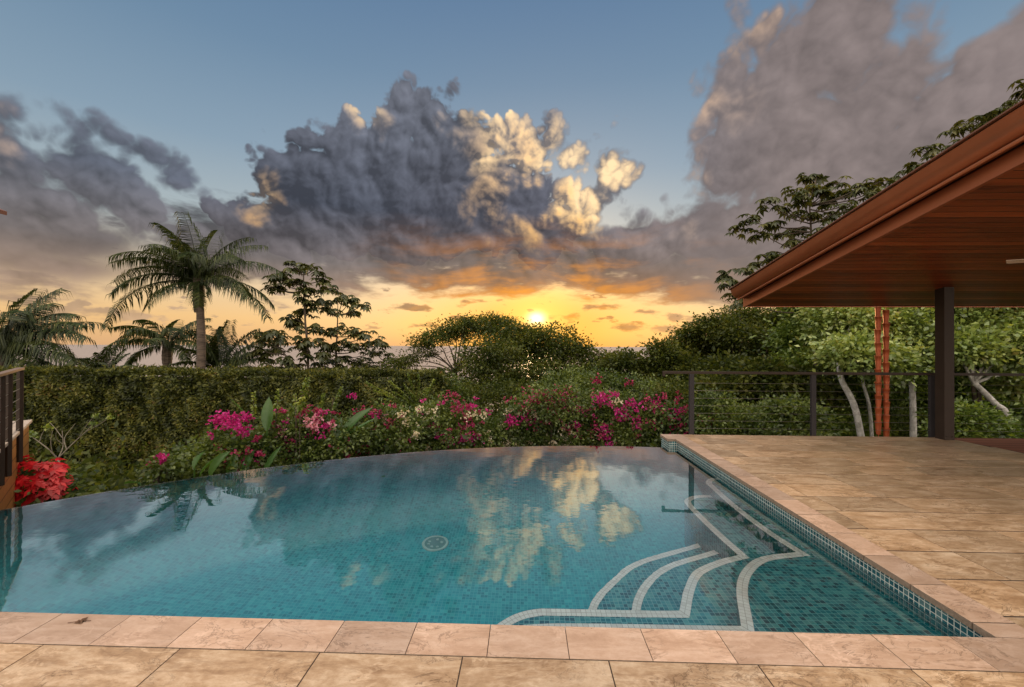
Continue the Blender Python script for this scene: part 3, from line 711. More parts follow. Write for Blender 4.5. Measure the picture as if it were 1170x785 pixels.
ll = thing('stair_railing', 'near black cable railing with brown handrail beside the cedar wall at left', 'railing', (-5.5, 4.3, -.1))
off = np.array([-.0, -.0])
def lp(tt, z): q = p3+u*tt; return (q[0], q[1], z)
for tt in (0.0, tB, tC, tC+.5):
    mb = MB(); zb = -.07
    q = lp(tt, 0); o2 = (0, 0)
    mb.obox((q[0]+o2[0], q[1]+o2[1], zb), (q[0]+o2[0], q[1]+o2[1], .992), .045, .04); local(mb.build('post', M['steel'], ll, bevel=.003), ll)
mb = MB(); mb.obox(lp(-.04, 1.012), lp(tC+.6, 1.007), .06, .028); local(mb.build('handrail', M['stone_cap'] if False else simple('brown_handrail', (.20, .13, .09), .45, .2, 5, .2), ll, bevel=.004), ll)
for k in range(6):
    z_ = .32+k*.115; mb = MB(); mb.tube([lp(0, z_), lp(tC+.5, z_)], .0035, 6); local(mb.build('cable', M['cable'], ll), ll)

# corner of a neighbouring roof at the left edge
nr = thing('neighbour_roof', 'small corner of a dark edged orange eave at the left border', 'roof', (-7.5, 4.6, 2.9))
tipp = atY(8, 248, 5.0); mb = MB()
q = [(tipp[0], 5.0), (-9.5, 5.0), (-9.5, 2.5), (tipp[0], 2.5)]
n = len(q); zr = lambda x: tipp[2]+(tipp[0]-x)*.42
mb.add([(x, y, zr(x)+.02) for x, y in q]+[(x, y, zr(x)+.05+.02) for x, y in q], [tuple(range(n))[::-1], tuple(range(n, 2*n))]+[(k, (k+1) % n, n+(k+1) % n, n+k) for k in range(n)])
local(mb.build('roof_sheet', M['roofmetal'], nr), nr)
q2 = [(x-.08 if k in (0, 3) else x, y-.03 if y == 5.0 else y) for k, (x, y) in enumerate(q)]
mb = MB(); mb.add([(x, y, zr(x)-.16) for x, y in q2]+[(x, y, zr(x)+.018) for x, y in q2], [tuple(range(n))[::-1], tuple(range(n, 2*n))]+[(k, (k+1) % n, n+(k+1) % n, n+k) for k in range(n)])
local(mb.build('fascia', M['cladding'], nr), nr)
for (x, y) in ((-8.6, 4.7), (-9.2, 3.0)):
    mb = MB(); mb.box((x, y, tz(x, y)-.2), (x+.15, y+.15, zr(x)-.165)); local(mb.build('post', M['steel'], nr), nr)

# dry leaf and twig bits on the coping
lf = atz(93, 711); mb = MB()
for k in range(5):
    a = random.random()*6; c0 = Vector((lf[0]+random.uniform(-.03, .03), lf[1]+random.uniform(-.008, .008), .004))
    d = Vector((math.cos(a), math.sin(a)*.6, .12)).normalized()*random.uniform(.014, .024); s_ = Vector((-d.y, d.x, .004))*.5
    mb.add([c0-d, c0+s_+Vector((0, 0, .006)), c0+d, c0-s_+Vector((0, 0, .003))], [(0, 1, 2, 3)])
mb.tube([(lf[0]-.05, lf[1]-.014, .005), (lf[0], lf[1], .007), (lf[0]+.04, lf[1]+.006, .005)], .0015, 5)
tag(mb.build('dry_leaf', M['leaf_litter']), 'scrap of curled dry leaf lying on the pale coping at left', 'leaf')
#@@PLANTS

# ------------------------------------------------------------------ plant builders
def unit(a): return a/np.maximum(np.linalg.norm(a, axis=-1, keepdims=True), 1e-9)
def rdir(n): return unit(rng.normal(size=(n, 3)))
def leaves(c, d, nrm, ln, wd, fold=.18, droop=.0):
    """one folded diamond leaf per row: c base point, d along the leaf, nrm its face normal"""
    s = unit(np.cross(d, nrm)); n2 = np.cross(s, d); ln = np.asarray(ln).reshape(-1, 1)*np.ones((len(c), 1)); wd = np.asarray(wd).reshape(-1, 1)*np.ones((len(c), 1))
    tip = c+d*ln+np.array([0, 0, -1])*ln*droop; mid = c+d*ln*.45
    V = np.stack([c, mid+s*wd*.5+n2*ln*fold*.5, tip, mid-s*wd*.5+n2*ln*fold*.5], 1).reshape(-1, 3)
    return V, np.arange(len(c)*4).reshape(-1, 4)
def cloud(blobs, n, ln, wd, up=.5, shell=.55, clump=.16, per=26, sag=.15):
    """leaves gathered in twig clumps through a set of ellipsoids (cx,cy,cz,rx,ry,rz)"""
    B = np.array(blobs, float); w = (B[:, 3]*B[:, 5]+B[:, 3]*B[:, 4]*.3)**.9; w /= w.sum()
    nc = max(3, n//per); k = rng.choice(len(B), nc, p=w); q = rdir(nc); rad = (shell+(1-shell)*rng.random((nc, 1)))**.8
    rad = np.where(rng.random((nc, 1)) < .22, rad*rng.random((nc, 1)), rad)
    wob = 1+.22*np.sin(q[:, :1]*7+k[:, None])*np.cos(q[:, 2:]*6+k[:, None]*2)
    cc = B[k, :3]+q*rad*wob*B[k, 3:6]; cr = clump*(.5+rng.random((nc, 1)))*np.minimum(1.5, 1)
    i = np.repeat(np.arange(nc), per); m_ = len(i)
    off = rng.normal(size=(m_, 3))*cr[i]*np.array([1, 1, .55]); c = cc[i]+off
    outw = unit(unit(c-B[k][i, :3])*.6+unit(off)*.5+rng.normal(size=(m_, 3))*.55+np.array([0, 0, -sag]))
    nr = unit(rng.normal(size=(m_, 3))*.8+np.array([0, 0, up*1.6]))
    sc = (.6+.7*rng.random(m_))
    return leaves(c, outw, nr, ln*sc, wd*sc)
def cloud_obj(name, blobs, n, ln, wd, mt, parent, **k):
    V, Fq = cloud(blobs, n, ln, wd, **k); o = obj(name, mesh_np(name, V, Fq), mt, parent)
    return local(o, parent) if parent is not None else o
def limbs(mb, base, targets, r0, fork=.35, wob=.12, r1=.02, trunk_pts=None, n=7):
    """trunk up to a fork point and curved limbs on to every target"""
    base = np.array(base, float); T = [np.array(q, float) for q in targets]; cen = np.mean(T, 0)
    fk = base+(cen-base)*fork; fk[:2] += rng.normal(size=2)*wob*.3
    tp = trunk_pts or [base, base+(fk-base)*.5+np.array([*rng.normal(size=2)*wob*.5, 0]), fk]
    fk = np.array(tp[-1], float); sp = spline(tp, 5); mb.tube(sp, list(np.linspace(r0, r0*.66, len(sp))), n)
    for q in T:
        d = q-fk; L_ = np.linalg.norm(d); m1 = fk+d*.35+np.array([*(rng.normal(size=2)*wob*L_*.35), L_*.06]); m2 = fk+d*.7+np.array([*(rng.normal(size=2)*wob*L_*.35), L_*.05])
        sp = spline([fk-np.array([0, 0, r0*.5]), m1, m2, q], 4); ra = r0*rng.uniform(.32, .5); mb.tube(sp, list(np.linspace(ra, r1, len(sp))), 6)
        for _ in range(2):
            p = sp[rng.integers(len(sp)//2, len(sp)-1)]; e = p+rdir(1)[0]*np.array([1, 1, .6])*L_*.28+np.array([0, 0, L_*.08]); mb.tube([p, (p+e)/2+rng.normal(size=3)*L_*.02, e], [ra*.4, ra*.3, r1*.5], 5)
def P(x, y, D, dd=0.0): return atY(x, y, D+dd)
def ell(x, y, rx, ry, D, dd=0.0, depth=None):
    c = atY(x, y, D+dd); s = (D+dd)/F; return (c[0], c[1], c[2], rx*s, (depth if depth is not None else (rx+ry)*.5)*s, ry*s)
def tree(name, label, cat, D, base, bl, nleaf, ln, wd, lm, bm='bark', r0=.12, group=None, fork=.4, trunk_pts=None, clump=.16, up=.5, shell=.55, jit=1.0, fol='crown', per=26, wob=.12, ntar=None, r1=.02):
    """bl rows: x, y, rx, ry in photo pixels, read at distance D (+ optional 5th value: metres further back)"""
    E_ = [ell(*b_[:4], D, (b_[4] if len(b_) > 4 else rng.uniform(-jit, jit))) for b_ in bl]
    b3 = np.array(P(base[0], base[1], D)); gz = tz(b3[0], b3[1])
    if base[1] is None or b3[2] > gz: b3 = np.array([b3[0], b3[1], gz-.1])
    root = thing(name, label, cat, b3, group)
    mb = MB(); tg = [np.array(e[:3])-np.array([0, 0, e[5]*.25]) for e in E_]
    if ntar: tg = tg[:ntar]
    tp = None
    if trunk_pts: tp = [b3]+[P(*q[:2], D, q[2] if len(q) > 2 else 0) for q in trunk_pts]
    limbs(mb, b3, tg, r0, fork, wob, r1=r1, trunk_pts=tp)
    local(mb.build('trunk', M[bm], root, smooth=True), root)
    cloud_obj(fol, E_, nleaf, ln, wd, M[lm], root, clump=clump, up=up, shell=shell, per=per)
    return root

# ---- palms
def frond(L_, a0, e0, e1, nl=46, ll=.5, wl=.035, hang=.75, vee=.25):
    """one feather frond from the origin; a0 heading, e0 -> e1 elevation along the stalk"""
    m_ = 16; h = np.array([math.cos(a0), math.sin(a0), 0]); side = np.array([-h[1], h[0], 0]); p = np.zeros(3); pts = [p.copy()]; dirs = []
    for k in range(m_):
        e = e0+(e1-e0)*((k+.5)/m_)**1.15; d = h*math.cos(e)+np.array([0, 0, math.sin(e)]); p = p+d*L_/m_; pts.append(p.copy()); dirs.append(d)
    dirs.append(dirs[-1]); pts = np.array(pts); dirs = np.array(dirs)
    mb = MB(); mb.tube([tuple(q) for q in pts], list(np.linspace(.022, .004, m_+1)*max(.6, L_/3)), 5)
    s = np.linspace(.10, 1.0, nl); i = np.minimum((s*m_).astype(int), m_-1); fr = (s*m_-i)[:, None]; c = pts[i]*(1-fr)+pts[i+1]*fr; d = dirs[i]
    V, Fq = [], []; n0 = 0
    for sg in (-1, 1):
        l = ll*np.sin(np.clip(s*1.02+.12, 0, 1)*math.pi*.86)**.7*rng.uniform(.75, 1.12, nl); sd = side*sg
        base_d = unit(sd*.8+d*.45+np.array([0, 0, vee])+rng.normal(size=(nl, 3))*.10)
        dn = np.array([0, 0, -1.0]); k1 = unit(base_d+dn*hang*.55); k2 = unit(base_d*.5+dn*hang*1.5+rng.normal(size=(nl, 3))*.07)
        a = c; b_ = a+k1*l[:, None]*.5; e_ = b_+k2*l[:, None]*.5; w_ = np.cross(k1, dn+sd*.3); w_ = unit(w_+d*.6)*wl
        Q = np.stack([a-w_*.35, a+w_*.35, b_+w_*.5, b_-w_*.5, e_], 1).reshape(-1, 3)
        j = np.arange(nl)*5
        V.append(Q); Fq += [(q+n0, q+1+n0, q+2+n0, q+3+n0) for q in j]; Fq += [(q+3+n0, q+2+n0, q+4+n0) for q in j]; n0 += len(Q)
    mb.add(np.concatenate(V), Fq); return mb
def palm(name, label, crown, D0, base_px, fr, r0=.16, group=None, ll=.5, nl=46, wl=.035, tpts=None, hang=.75, lm='l_palm'):
    D = D0*1.75; K = 1.75; r0 *= K; ll *= K; wl *= K
    c = np.array(P(*crown, D)); b3 = np.array(P(base_px[0], base_px[1], D)); gz = tz(b3[0], b3[1]); b3[2] = gz-.1
    root = thing(name, label, 'palm tree', b3, group)
    mb = MB(); mid = [P(*q, D) for q in (tpts or [])]
    sp = spline([b3]+mid+[c], 8); rad = [r0*(1.15-.35*k/len(sp))*(1+.05*(k % 2)) for k in range(len(sp))]; mb.tube(sp, rad, 10)
    local(mb.build('trunk', M['bark_palm'], root, smooth=True), root)
    mb = MB(); bp = [c+np.array([0, 0, z_]) for z_ in np.linspace(-1.0*K, .12*K, 15)]   # fibrous boot of old leaf bases
    mb.tube(bp, [r0*(1.0+.42*math.sin(min(1, k/11)*math.pi*.8)+.07*(k % 2)) for k in range(15)], 9)
    local(mb.build('leaf_base', M['bark_palm'], root), root)
    for (az_, e0, e1, L_) in fr:
        o = frond(L_*K, R(az_), R(e0), R(e1), nl, ll*min(1, L_/2.6+.25), wl, hang).build('frond', M[lm], root)
        o.location = [float(q) for q in (c-b3)+np.array([math.cos(R(az_))*.12, math.sin(R(az_))*.12, rng.uniform(-.14, .14)])]
    return root

# ---- cecropia: umbrella leaves with radiating lobes
def umb_leaf(c, d, r, lobes=8):
    """palmate leaf centred at c, drooping a little, stalk coming along d"""
    up = unit(np.array([0, 0, 1.0])+d*.35+rng.normal(size=3)*.22); a = unit(np.cross(up, [1, .2, 0])); b_ = np.cross(up, a); ph = rng.uniform(0, 6.28)
    an = ph+np.arange(lobes)*2*math.pi/lobes*.92; dd = unit(np.outer(np.cos(an), a)+np.outer(np.sin(an), b_)-up*rng.uniform(.25, .7))
    return np.repeat(c[None], lobes, 0), dd, np.repeat(up[None], lobes, 0), r*rng.uniform(.8, 1.1, lobes)
def cecropia(label, D, base, trunk_pts, clusters, leaf_r=.25, per=10, spread=.36, group=None, r0=.05, jit=.6, lm='l_cec', name='cecropia_tree', bm='bark'):
    K = 1.8 if D > 13.2 else 1.0; D *= K; leaf_r *= K; spread *= K; r0 *= K; jit *= K
    b3 = np.array(P(base[0], base[1], D)); b3[2] = tz(b3[0], b3[1])-.1
    root = thing(name, label, 'tree', b3, group); mb = MB()
    tp = [np.array(P(*q, D)) for q in trunk_pts]; sp = spline([b3]+tp, 8); mb.tube(sp, list(np.linspace(r0, r0*.35, len(sp))), 7)
    Cs, Ds, Us, Rs = [], [], [], []
    for cl in clusters:
        c = np.array(P(cl[0], cl[1], D, rng.uniform(-jit, jit))); k = cl[2] if len(cl) > 2 else 1.0
        # nearest point of the trunk that lies below carries the branch
        cand = [q for q in sp if q[2] < c[2]-.05] or [sp[0]]; q = min(cand, key=lambda q_: np.linalg.norm(q_-c)+max(0, .3-(c[2]-q_[2])))
        if np.linalg.norm(q-c) > .12: mb.tube(spline([q, q+(c-q)*.5+np.array([0, 0, -.06*np.linalg.norm(c-q)]), c], 4), list(np.linspace(.022*K, .010*K, 9)), 5)
        for _ in range(int(per*(.7+.5*rng.random()))):
            a = rng.uniform(0, 6.28); e = rng.uniform(-.35, .75); L_ = spread*k*rng.uniform(.35, 1.1); d = np.array([math.cos(a)*math.cos(e), math.sin(a)*math.cos(e), math.sin(e)])
            lc = c+d*L_; mb.tube([c, (c+lc)/2+np.array([0, 0, .02]), lc], [.006, .005, .003], 4, cap=False)
            x_ = umb_leaf(lc, d, leaf_r*k*rng.uniform(.75, 1.15)); Cs.append(x_[0]); Ds.append(x_[1]); Us.append(x_[2]); Rs.append(x_[3])
    local(mb.build('trunk', M[bm], root), root)
    c, d, u_, r_ = (np.concatenate(z_) for z_ in (Cs, Ds, Us, Rs)); V, Fq = leaves(c, d, u_, r_, r_*.42, .10, .18)
    local(obj('crown', mesh_np('crown', V, Fq), M[lm], root), root); return root

# ================================================================== planting
# ---- clipped hedge
HY = 11.0; hz = atY(200, 428.5, HY)[2]; hx0, hx1 = -17.0, -2.4
hedge = thing('clipped_hedge', 'long dense clipped green hedge behind the far left rim of the pool', 'hedge', ((hx0+hx1)/2, HY+.6, tz(-8, HY)))
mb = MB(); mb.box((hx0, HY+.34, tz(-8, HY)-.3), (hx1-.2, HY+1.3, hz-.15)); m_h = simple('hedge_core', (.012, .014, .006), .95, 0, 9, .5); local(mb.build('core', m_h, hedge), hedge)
def lump(x, z): return .07*np.sin(x*2.1+1.3*z)+.05*np.sin(x*5.3-z*4.1)+.045*np.sin(x*11+z*7.7)
nF = 84000; x = rng.uniform(hx0, hx1, nF); z = rng.uniform(tz(-8, HY)+.1, hz, nF); y = HY+lump(x, z)*1.35+rng.exponential(.09, nF)
c1 = np.stack([x, y, z], 1); d1 = unit(np.stack([rng.normal(size=nF)*.8, -np.abs(rng.normal(size=nF))*.6, rng.normal(size=nF)*.45-.25], 1)); n1 = unit(np.stack([rng.normal(size=nF)*.5, -np.ones(nF), rng.normal(size=nF)*.5+.35], 1))
nT = 30000; x = rng.uniform(hx0, hx1, nT); y = rng.uniform(HY-.02, HY+1.35, nT); z = hz+lump(x, y*2)*.45+rng.normal(size=nT)*.035+rng.exponential(.018, nT)
c2 = np.stack([x, y, z], 1); d2 = unit(np.stack([rng.normal(size=nT), rng.normal(size=nT), np.abs(rng.normal(size=nT))*.9], 1)); n2 = unit(rng.normal(size=(nT, 3))+np.array([0, 0, .9]))
nE = 9000; x = np.full(nE, hx1)+rng.exponential(.06, nE)-.05; y = rng.uniform(HY, HY+1.3, nE); z = rng.uniform(tz(-8, HY)+.1, hz, nE); c3 = np.stack([x, y, z], 1); d3 = rdir(nE); n3 = rdir(nE)
c, d, n_ = np.concatenate([c1, c2, c3]), np.concatenate([d1, d2, d3]), np.concatenate([n1, n2, n3]); V, Fq = leaves(c, d, n_, .095*rng.uniform(.5, 1.5, len(c)), .045)
local(obj('foliage', mesh_np('foliage', V, Fq), M['l_hedge'], hedge), hedge)

# ---- palms
G_P = 'palms beyond the hedge'
palm('palm_tree', 'tallest palm with thick trunk and arching feather fronds above the hedge', (227, 322), 13.0, (228, 440),
     [(178, 38, -42, 3.1), (186, 12, -74, 3.4), (165, 62, -12, 2.7), (150, 74, 10, 2.4), (100, 84, 40, 2.3), (60, 76, 20, 2.4), (20, 68, -5, 2.4), (2, 42, -38, 2.9), (-8, 8, -62, 2.9),
      (30, 20, -60, 2.3), (200, 48, -30, 2.4), (225, 60, -35, 2.3), (265, 70, -20, 2.0), (300, 62, -40, 2.2), (335, 55, -30, 2.5), (250, 5, -75, 1.7), (310, 0, -80, 1.6), (90, 55, -30, 2.4), (135, 40, -45, 2.6), (280, 86, 50, 2.1), (175, 78, 25, 2.5), (210, 25, -60, 2.3), (345, 25, -60, 2.3)],
     .115, G_P, .72, 84, .026, [(230, 400), (229, 360)], 1.1)
palm('palm_tree', 'bushy dark palm between the small frond tuft and the tallest palm trunk', (191, 394), 17.0, (196, 440),
     [(170, 45, -40, 2.8), (185, 30, -60, 2.8), (160, 60, -10, 2.46), (110, 75, 10, 1.68), (60, 60, 0, 1.79), (10, 50, -30, 1.9), (355, 30, -60, 1.9), (200, 55, -25, 2.13), (230, 40, -50, 2.02), (260, 60, -30, 1.79), (290, 40, -50, 1.9), (320, 55, -30, 2.02), (190, 5, -75, 1.9), (340, 10, -75, 1.68), (25, 68, 5, 1.9)],
     .13, G_P, .66, 60, .042, None, 1.0)
palm('palm_tree', 'upright fan of pale fronds right of the tallest palm trunk', (251, 424), 15.0, (252, 445),
     [(95, 86, 60, 2.0), (120, 76, 40, 2.0), (160, 66, 35, 1.9), (60, 70, 30, 2.0), (30, 60, 15, 2.1), (5, 50, 0, 2.0), (355, 35, -10, 2.1), (345, 20, -20, 2.2), (175, 50, 5, 1.6), (185, 35, -20, 1.7), (300, 75, 35, 1.8), (240, 78, 40, 1.8), (20, 40, -5, 2.1)],
     .12, G_P, .62, 80, .044, None, .55)
palm('palm_tree', 'large palm at the left border with broad fronds arching rightwards', (3, 404), 9.5, (0, 450),
     [(8, 72, -12, 1.99), (2, 58, -20, 2.22), (355, 44, -30, 2.45), (350, 30, -48, 2.39), (20, 82, 30, 1.94), (100, 86, 40, 1.82), (160, 60, -20, 1.94), (180, 35, -50, 2.17), (345, 8, -60, 2.05), (300, 50, -40, 1.94), (260, 65, -20, 1.82), (220, 50, -40, 1.94), (10, 15, -50, 2.17), (40, 60, -10, 1.94), (330, 62, -15, 2.17), (352, -8, -30, 2.17), (0, 78, 10, 1.82)],
     .15, G_P, .66, 80, .026, None, 1.1)
palm('palm_tree', 'small frond tuft just topping the hedge between two bigger palms', (120, 426), 12.0, (120, 460),
     [(170, 50, -20, 1.15), (150, 68, 20, .9), (100, 84, 60, .8), (60, 76, 50, .85), (20, 70, 30, .8), (5, 35, -10, .8), (190, 28, -30, 1.3), (250, 70, 10, .7), (300, 60, 0, .7), (130, 76, 40, .85)],
     .09, G_P, .50, 44, .034, None, .4)

# ---- cecropias beyond the hedge
G_C = 'cecropia trees beyond the hedge'
cecropia('tallest slender cecropia with tiered umbrella leaves beyond the hedge', 14.0, (352, 440), [(352, 410), (349, 370), (347, 330), (347, 312)],
         [(347, 304, 1.0), (335, 309), (358, 308), (320, 318), (326, 326), (340, 322), (368, 320), (374, 330), (352, 332), (316, 330), (345, 342), (336, 362), (350, 358), (340, 374), (356, 376), (346, 390), (360, 392), (338, 396), (352, 408), (366, 406), (345, 420), (362, 420), (334, 368), (330, 300, .6), (310, 328, .7)], group=G_C)
cecropia('spreading flat topped cecropia standing right of the tallest one', 15.0, (385, 440), [(384, 415), (385, 385), (386, 360)],
         [(386, 346), (372, 345), (400, 344), (392, 340), (412, 350), (364, 352), (378, 356), (404, 356), (382, 376), (370, 380), (396, 378), (410, 380), (420, 384), (428, 390), (434, 394), (402, 392), (386, 396), (374, 398), (414, 398), (394, 410), (378, 412), (366, 416), (406, 412), (388, 422), (418, 420), (372, 428), (430, 402, .8)], group=G_C)
cecropia('low cecropia clump left of the tallest one with a slanting branch', 13.5, (340, 440), [(338, 425), (328, 408), (318, 396)],
         [(312, 382), (300, 384), (320, 386), (308, 392), (298, 400), (316, 400), (304, 410), (322, 412), (312, 420), (326, 424), (300, 424), (336, 420)], group=G_C, r0=.04)
cecropia('low spreading cecropia clump nearest the umbrella tree', 16.0, (440, 440), [(440, 425), (438, 412)],
         [(430, 404), (442, 406), (418, 410), (454, 412), (408, 418), (424, 418), (440, 420), (458, 424), (466, 414), (412, 428), (430, 430), (448, 432), (470, 426), (400, 424)], group=G_C, leaf_r=.20, r0=.04)

# ---- umbrella tree and its neighbours in the middle
tree('umbrella_tree', 'airy umbrella shaped tree with thin fanned branches against the sunset', 'tree', 19.0, (524, 500),
     [(508, 380, 26, 7), (480, 392, 14, 8), (530, 371, 32, 7), (560, 368, 30, 7), (497, 388, 18, 7), (545, 376, 28, 7), (578, 374, 22, 8), (488, 402, 9, 7), (520, 383, 20, 6), (590, 384, 18, 10), (468, 410, 12, 8), (455, 418, 12, 10)],
     15000, .12, .06, 'l_dark', 'bark', .10, fork=.35, clump=.19, up=.9, trunk_pts=[(522, 450), (521, 425)], jit=.8, wob=.05, r1=.012)
tree('spreading_tree', 'broad dark rounded tree in front of the setting sun', 'tree', 17.0, (600, 510),
     [(585, 388, 40, 16), (560, 402, 40, 20), (625, 385, 34, 14), (650, 398, 30, 14), (610, 402, 50, 16), (550, 425, 40, 22), (600, 426, 40, 16), (640, 420, 34, 14), (668, 407, 24, 9), (530, 452, 26, 12), (696, 412, 22, 8), (676, 424, 34, 12), (575, 445, 60, 18), (640, 440, 50, 14)],
     40000, .12, .07, 'l_dark', 'bark', .16, clump=.19, up=.6, shell=.45, jit=1.2)
tree('scrubby_tree', 'small open shrubby tree with gaps just right of the broad dark tree', 'tree', 15.0, (715, 480),
     [(712, 410, 18, 10), (702, 418, 14, 8), (728, 414, 12, 9), (718, 424, 22, 10), (738, 420, 9, 6), (700, 430, 30, 12), (735, 434, 24, 12)],
     7000, .12, .07, 'l_dark', 'bark', .06, clump=.15, up=.5, jit=.5, r1=.01)
# ---- tall layered forest trees on the right
G_F = 'forest trees beyond the terrace'
tree('forest_tree', 'fine leafed dark tree left of the railing end, nearest the open sea', 'tree', 15.0, (765, 500),
     [(756, 402, 14, 12), (768, 412, 22, 14), (745, 418, 12, 12), (780, 425, 26, 18), (752, 440, 26, 18), (790, 445, 30, 22)], 16000, .12, .07, 'l_dark', 'bark', .08, G_F, clump=.17)
tree('forest_tree', 'dark flat layered tree beneath the left tip of the pavilion roof', 'tree', 18.0, (850, 500),
     [(795, 382, 22, 8), (820, 372, 26, 8), (850, 362, 26, 9), (812, 392, 34, 10), (850, 384, 34, 10), (880, 372, 30, 12), (906, 362, 28, 12), (780, 398, 16, 7), (835, 404, 44, 10), (885, 398, 36, 14), (800, 412, 34, 10), (855, 420, 50, 12), (920, 385, 30, 16), (900, 420, 40, 14)],
     52000, .15, .075, 'l_dark', 'bark', .16, G_F, clump=.24, up=.9, jit=1.4)
tree('forest_tree', 'mid green large leafed tree behind the leaning white trunk', 'tree', 14.0, (960, 500),
     [(940, 372, 30, 16), (975, 365, 30, 14), (915, 390, 26, 18), (950, 398, 34, 18), (985, 395, 26, 20), (925, 420, 30, 16), (965, 425, 30, 16), (900, 435, 26, 14), (940, 345, 40, 14)],
     38000, .15, .08, 'l_mid', 'bark', .12, G_F, clump=.24, up=.7, per=20)
tree('forest_tree', 'pale leafed tree with leaning white trunk left of the rain chain', 'tree', 11.0, (993, 502),
     [(975, 360, 22, 12), (1000, 352, 30, 14), (960, 378, 24, 14), (1005, 385, 30, 18), (975, 402, 28, 14), (1015, 412, 22, 16), (950, 358, 22, 12), (985, 335, 34, 12)],
     24000, .125, .075, 'l_light', 'bark_pale', .085, G_F, clump=.20, up=.7, trunk_pts=[(978, 470), (962, 435), (958, 410)], per=18)
tree('forest_tree', 'pale leafed tree whose straight white trunk stands right of the rain chain', 'tree', 11.5, (1044, 502),
     [(1040, 372, 30, 16), (1065, 362, 26, 14), (1025, 392, 28, 16), (1058, 400, 28, 18), (1030, 415, 24, 14), (1090, 385, 24, 20), (1045, 345, 40, 12)],
     24000, .125, .075, 'l_light', 'bark_pale', .08, G_F, clump=.22, up=.7, trunk_pts=[(1043, 465), (1041, 432), (1036, 410)], per=18)
tree('forest_tree', 'pale leafed tree with bent white trunk right of the steel column', 'tree', 10.5, (1164, 508),
     [(1110, 368, 30, 18), (1145, 360, 34, 18), (1100, 395, 26, 18), (1135, 395, 34, 18), (1170, 390, 30, 26), (1120, 415, 24, 12), (1180, 430, 26, 20), (1150, 340, 50, 12)],
     28000, .125, .075, 'l_light', 'bark_pale', .085, G_F, clump=.20, up=.7, trunk_pts=[(1152, 480), (1136, 460), (1112, 436)], per=18)
tree('forest_tree', 'deep green backdrop tree filling the gap left of the steel column', 'tree', 16.0, (1060, 500),
     [(1000, 360, 50, 26), (1050, 370, 50, 30), (1010, 410, 50, 28), (1070, 420, 50, 28), (1020, 450, 50, 26), (1080, 455, 50, 26), (960, 450, 50, 26)],
     50000, .15, .085, 'l_mid', 'bark', .16, G_F, clump=.3, up=.6, per=22)
tree('forest_tree', 'deep green backdrop tree at the right border behind the bent white trunk', 'tree', 15.0, (1150, 500),
     [(1110, 370, 50, 30), (1160, 370, 50, 34), (1120, 420, 50, 28), (1175, 425, 50, 30), (1130, 460, 50, 24), (1190, 465, 50, 26), (1200, 340, 60, 30), (1100, 455, 40, 22)],
     50000, .15, .085, 'l_mid', 'bark', .16, G_F, clump=.3, up=.6, per=22)
tree('forest_tree', 'shaded tree filling the gap between the two left railing posts', 'tree', 13.0, (870, 500),
     [(830, 425, 30, 16), (870, 432, 34, 18), (910, 440, 34, 18), (820, 450, 30, 18), (860, 458, 36, 18), (905, 465, 36, 16), (800, 460, 26, 18), (940, 460, 26, 18)],
     26000, .14, .08, 'l_dark', 'bark', .12, G_F, clump=.22, up=.5)
tree('forest_tree', 'slender tree with thin pale stem between the leaning trunk and the rain chain', 'tree', 12.2, (998, 503),
     [(985, 395, 22, 12), (1002, 372, 24, 12), (970, 385, 18, 10)], 5000, .125, .07, 'l_light', 'bark_pale', .05, G_F, clump=.2, up=.7, trunk_pts=[(994, 470), (986, 435), (990, 410)], per=18)
tree('forest_tree', 'slender tree with thin dark stem just right of the steel column', 'tree', 12.0, (1118, 506),
     [(1110, 400, 24, 12), (1122, 380, 24, 14), (1098, 412, 18, 10)], 5000, .125, .07, 'l_light', 'bark', .06, G_F, clump=.2, up=.7, trunk_pts=[(1117, 475), (1112, 445), (1114, 420)], per=18)
tree('forest_tree', 'tall leafy tree further right than the bent white trunk, at the hardwood deck', 'tree', 13.0, (1330, 500),
     [(1270, 390, 60, 40), (1340, 370, 70, 46), (1300, 440, 60, 40), (1400, 420, 70, 50), (1250, 460, 50, 34)], 16000, .17, .10, 'l_mid', 'bark', .14, G_F, clump=.3, up=.6, per=22)
CR = [(845, 262), (856, 253), (868, 266), (883, 256), (880, 233), (893, 239), (906, 221), (919, 205), (933, 201), (929, 215), (916, 226), (942, 219), (958, 210), (952, 226), (972, 221), (936, 232),
      (893, 268), (906, 274), (914, 264), (966, 236), (986, 213), (1003, 209), (999, 222), (1016, 212), (946, 246), (925, 246), (880, 292), (895, 290), (850, 310), (866, 302), (832, 325), (838, 338), (826, 318), (848, 345), (900, 300), (940, 262), (912, 245), (980, 238)]
cecropia('tall cecropia whose umbrella leaves rise over the pavilion gutter', 12.5, (932, 500), [(932, 440), (931, 380), (928, 320), (927, 270), (925, 235)], CR, .235, 9, .32, 'cecropias above the roof', .06, .9, name='tall_cecropia')
cecropia('higher cecropia branch tips peeping over the gutter near the right border', 12.0, (1120, 500), [(1118, 430), (1110, 330), (1105, 240), (1112, 170)],
         [(1035, 197), (1060, 174), (1068, 181), (1084, 170), (1095, 148), (1108, 143), (1119, 144), (1131, 131), (1144, 127), (1152, 121), (1164, 108), (1172, 100), (1050, 190), (1180, 120), (1140, 150), (1100, 170)], .22, 8, .30, 'cecropias above the roof', .06, .9, name='tall_cecropia')

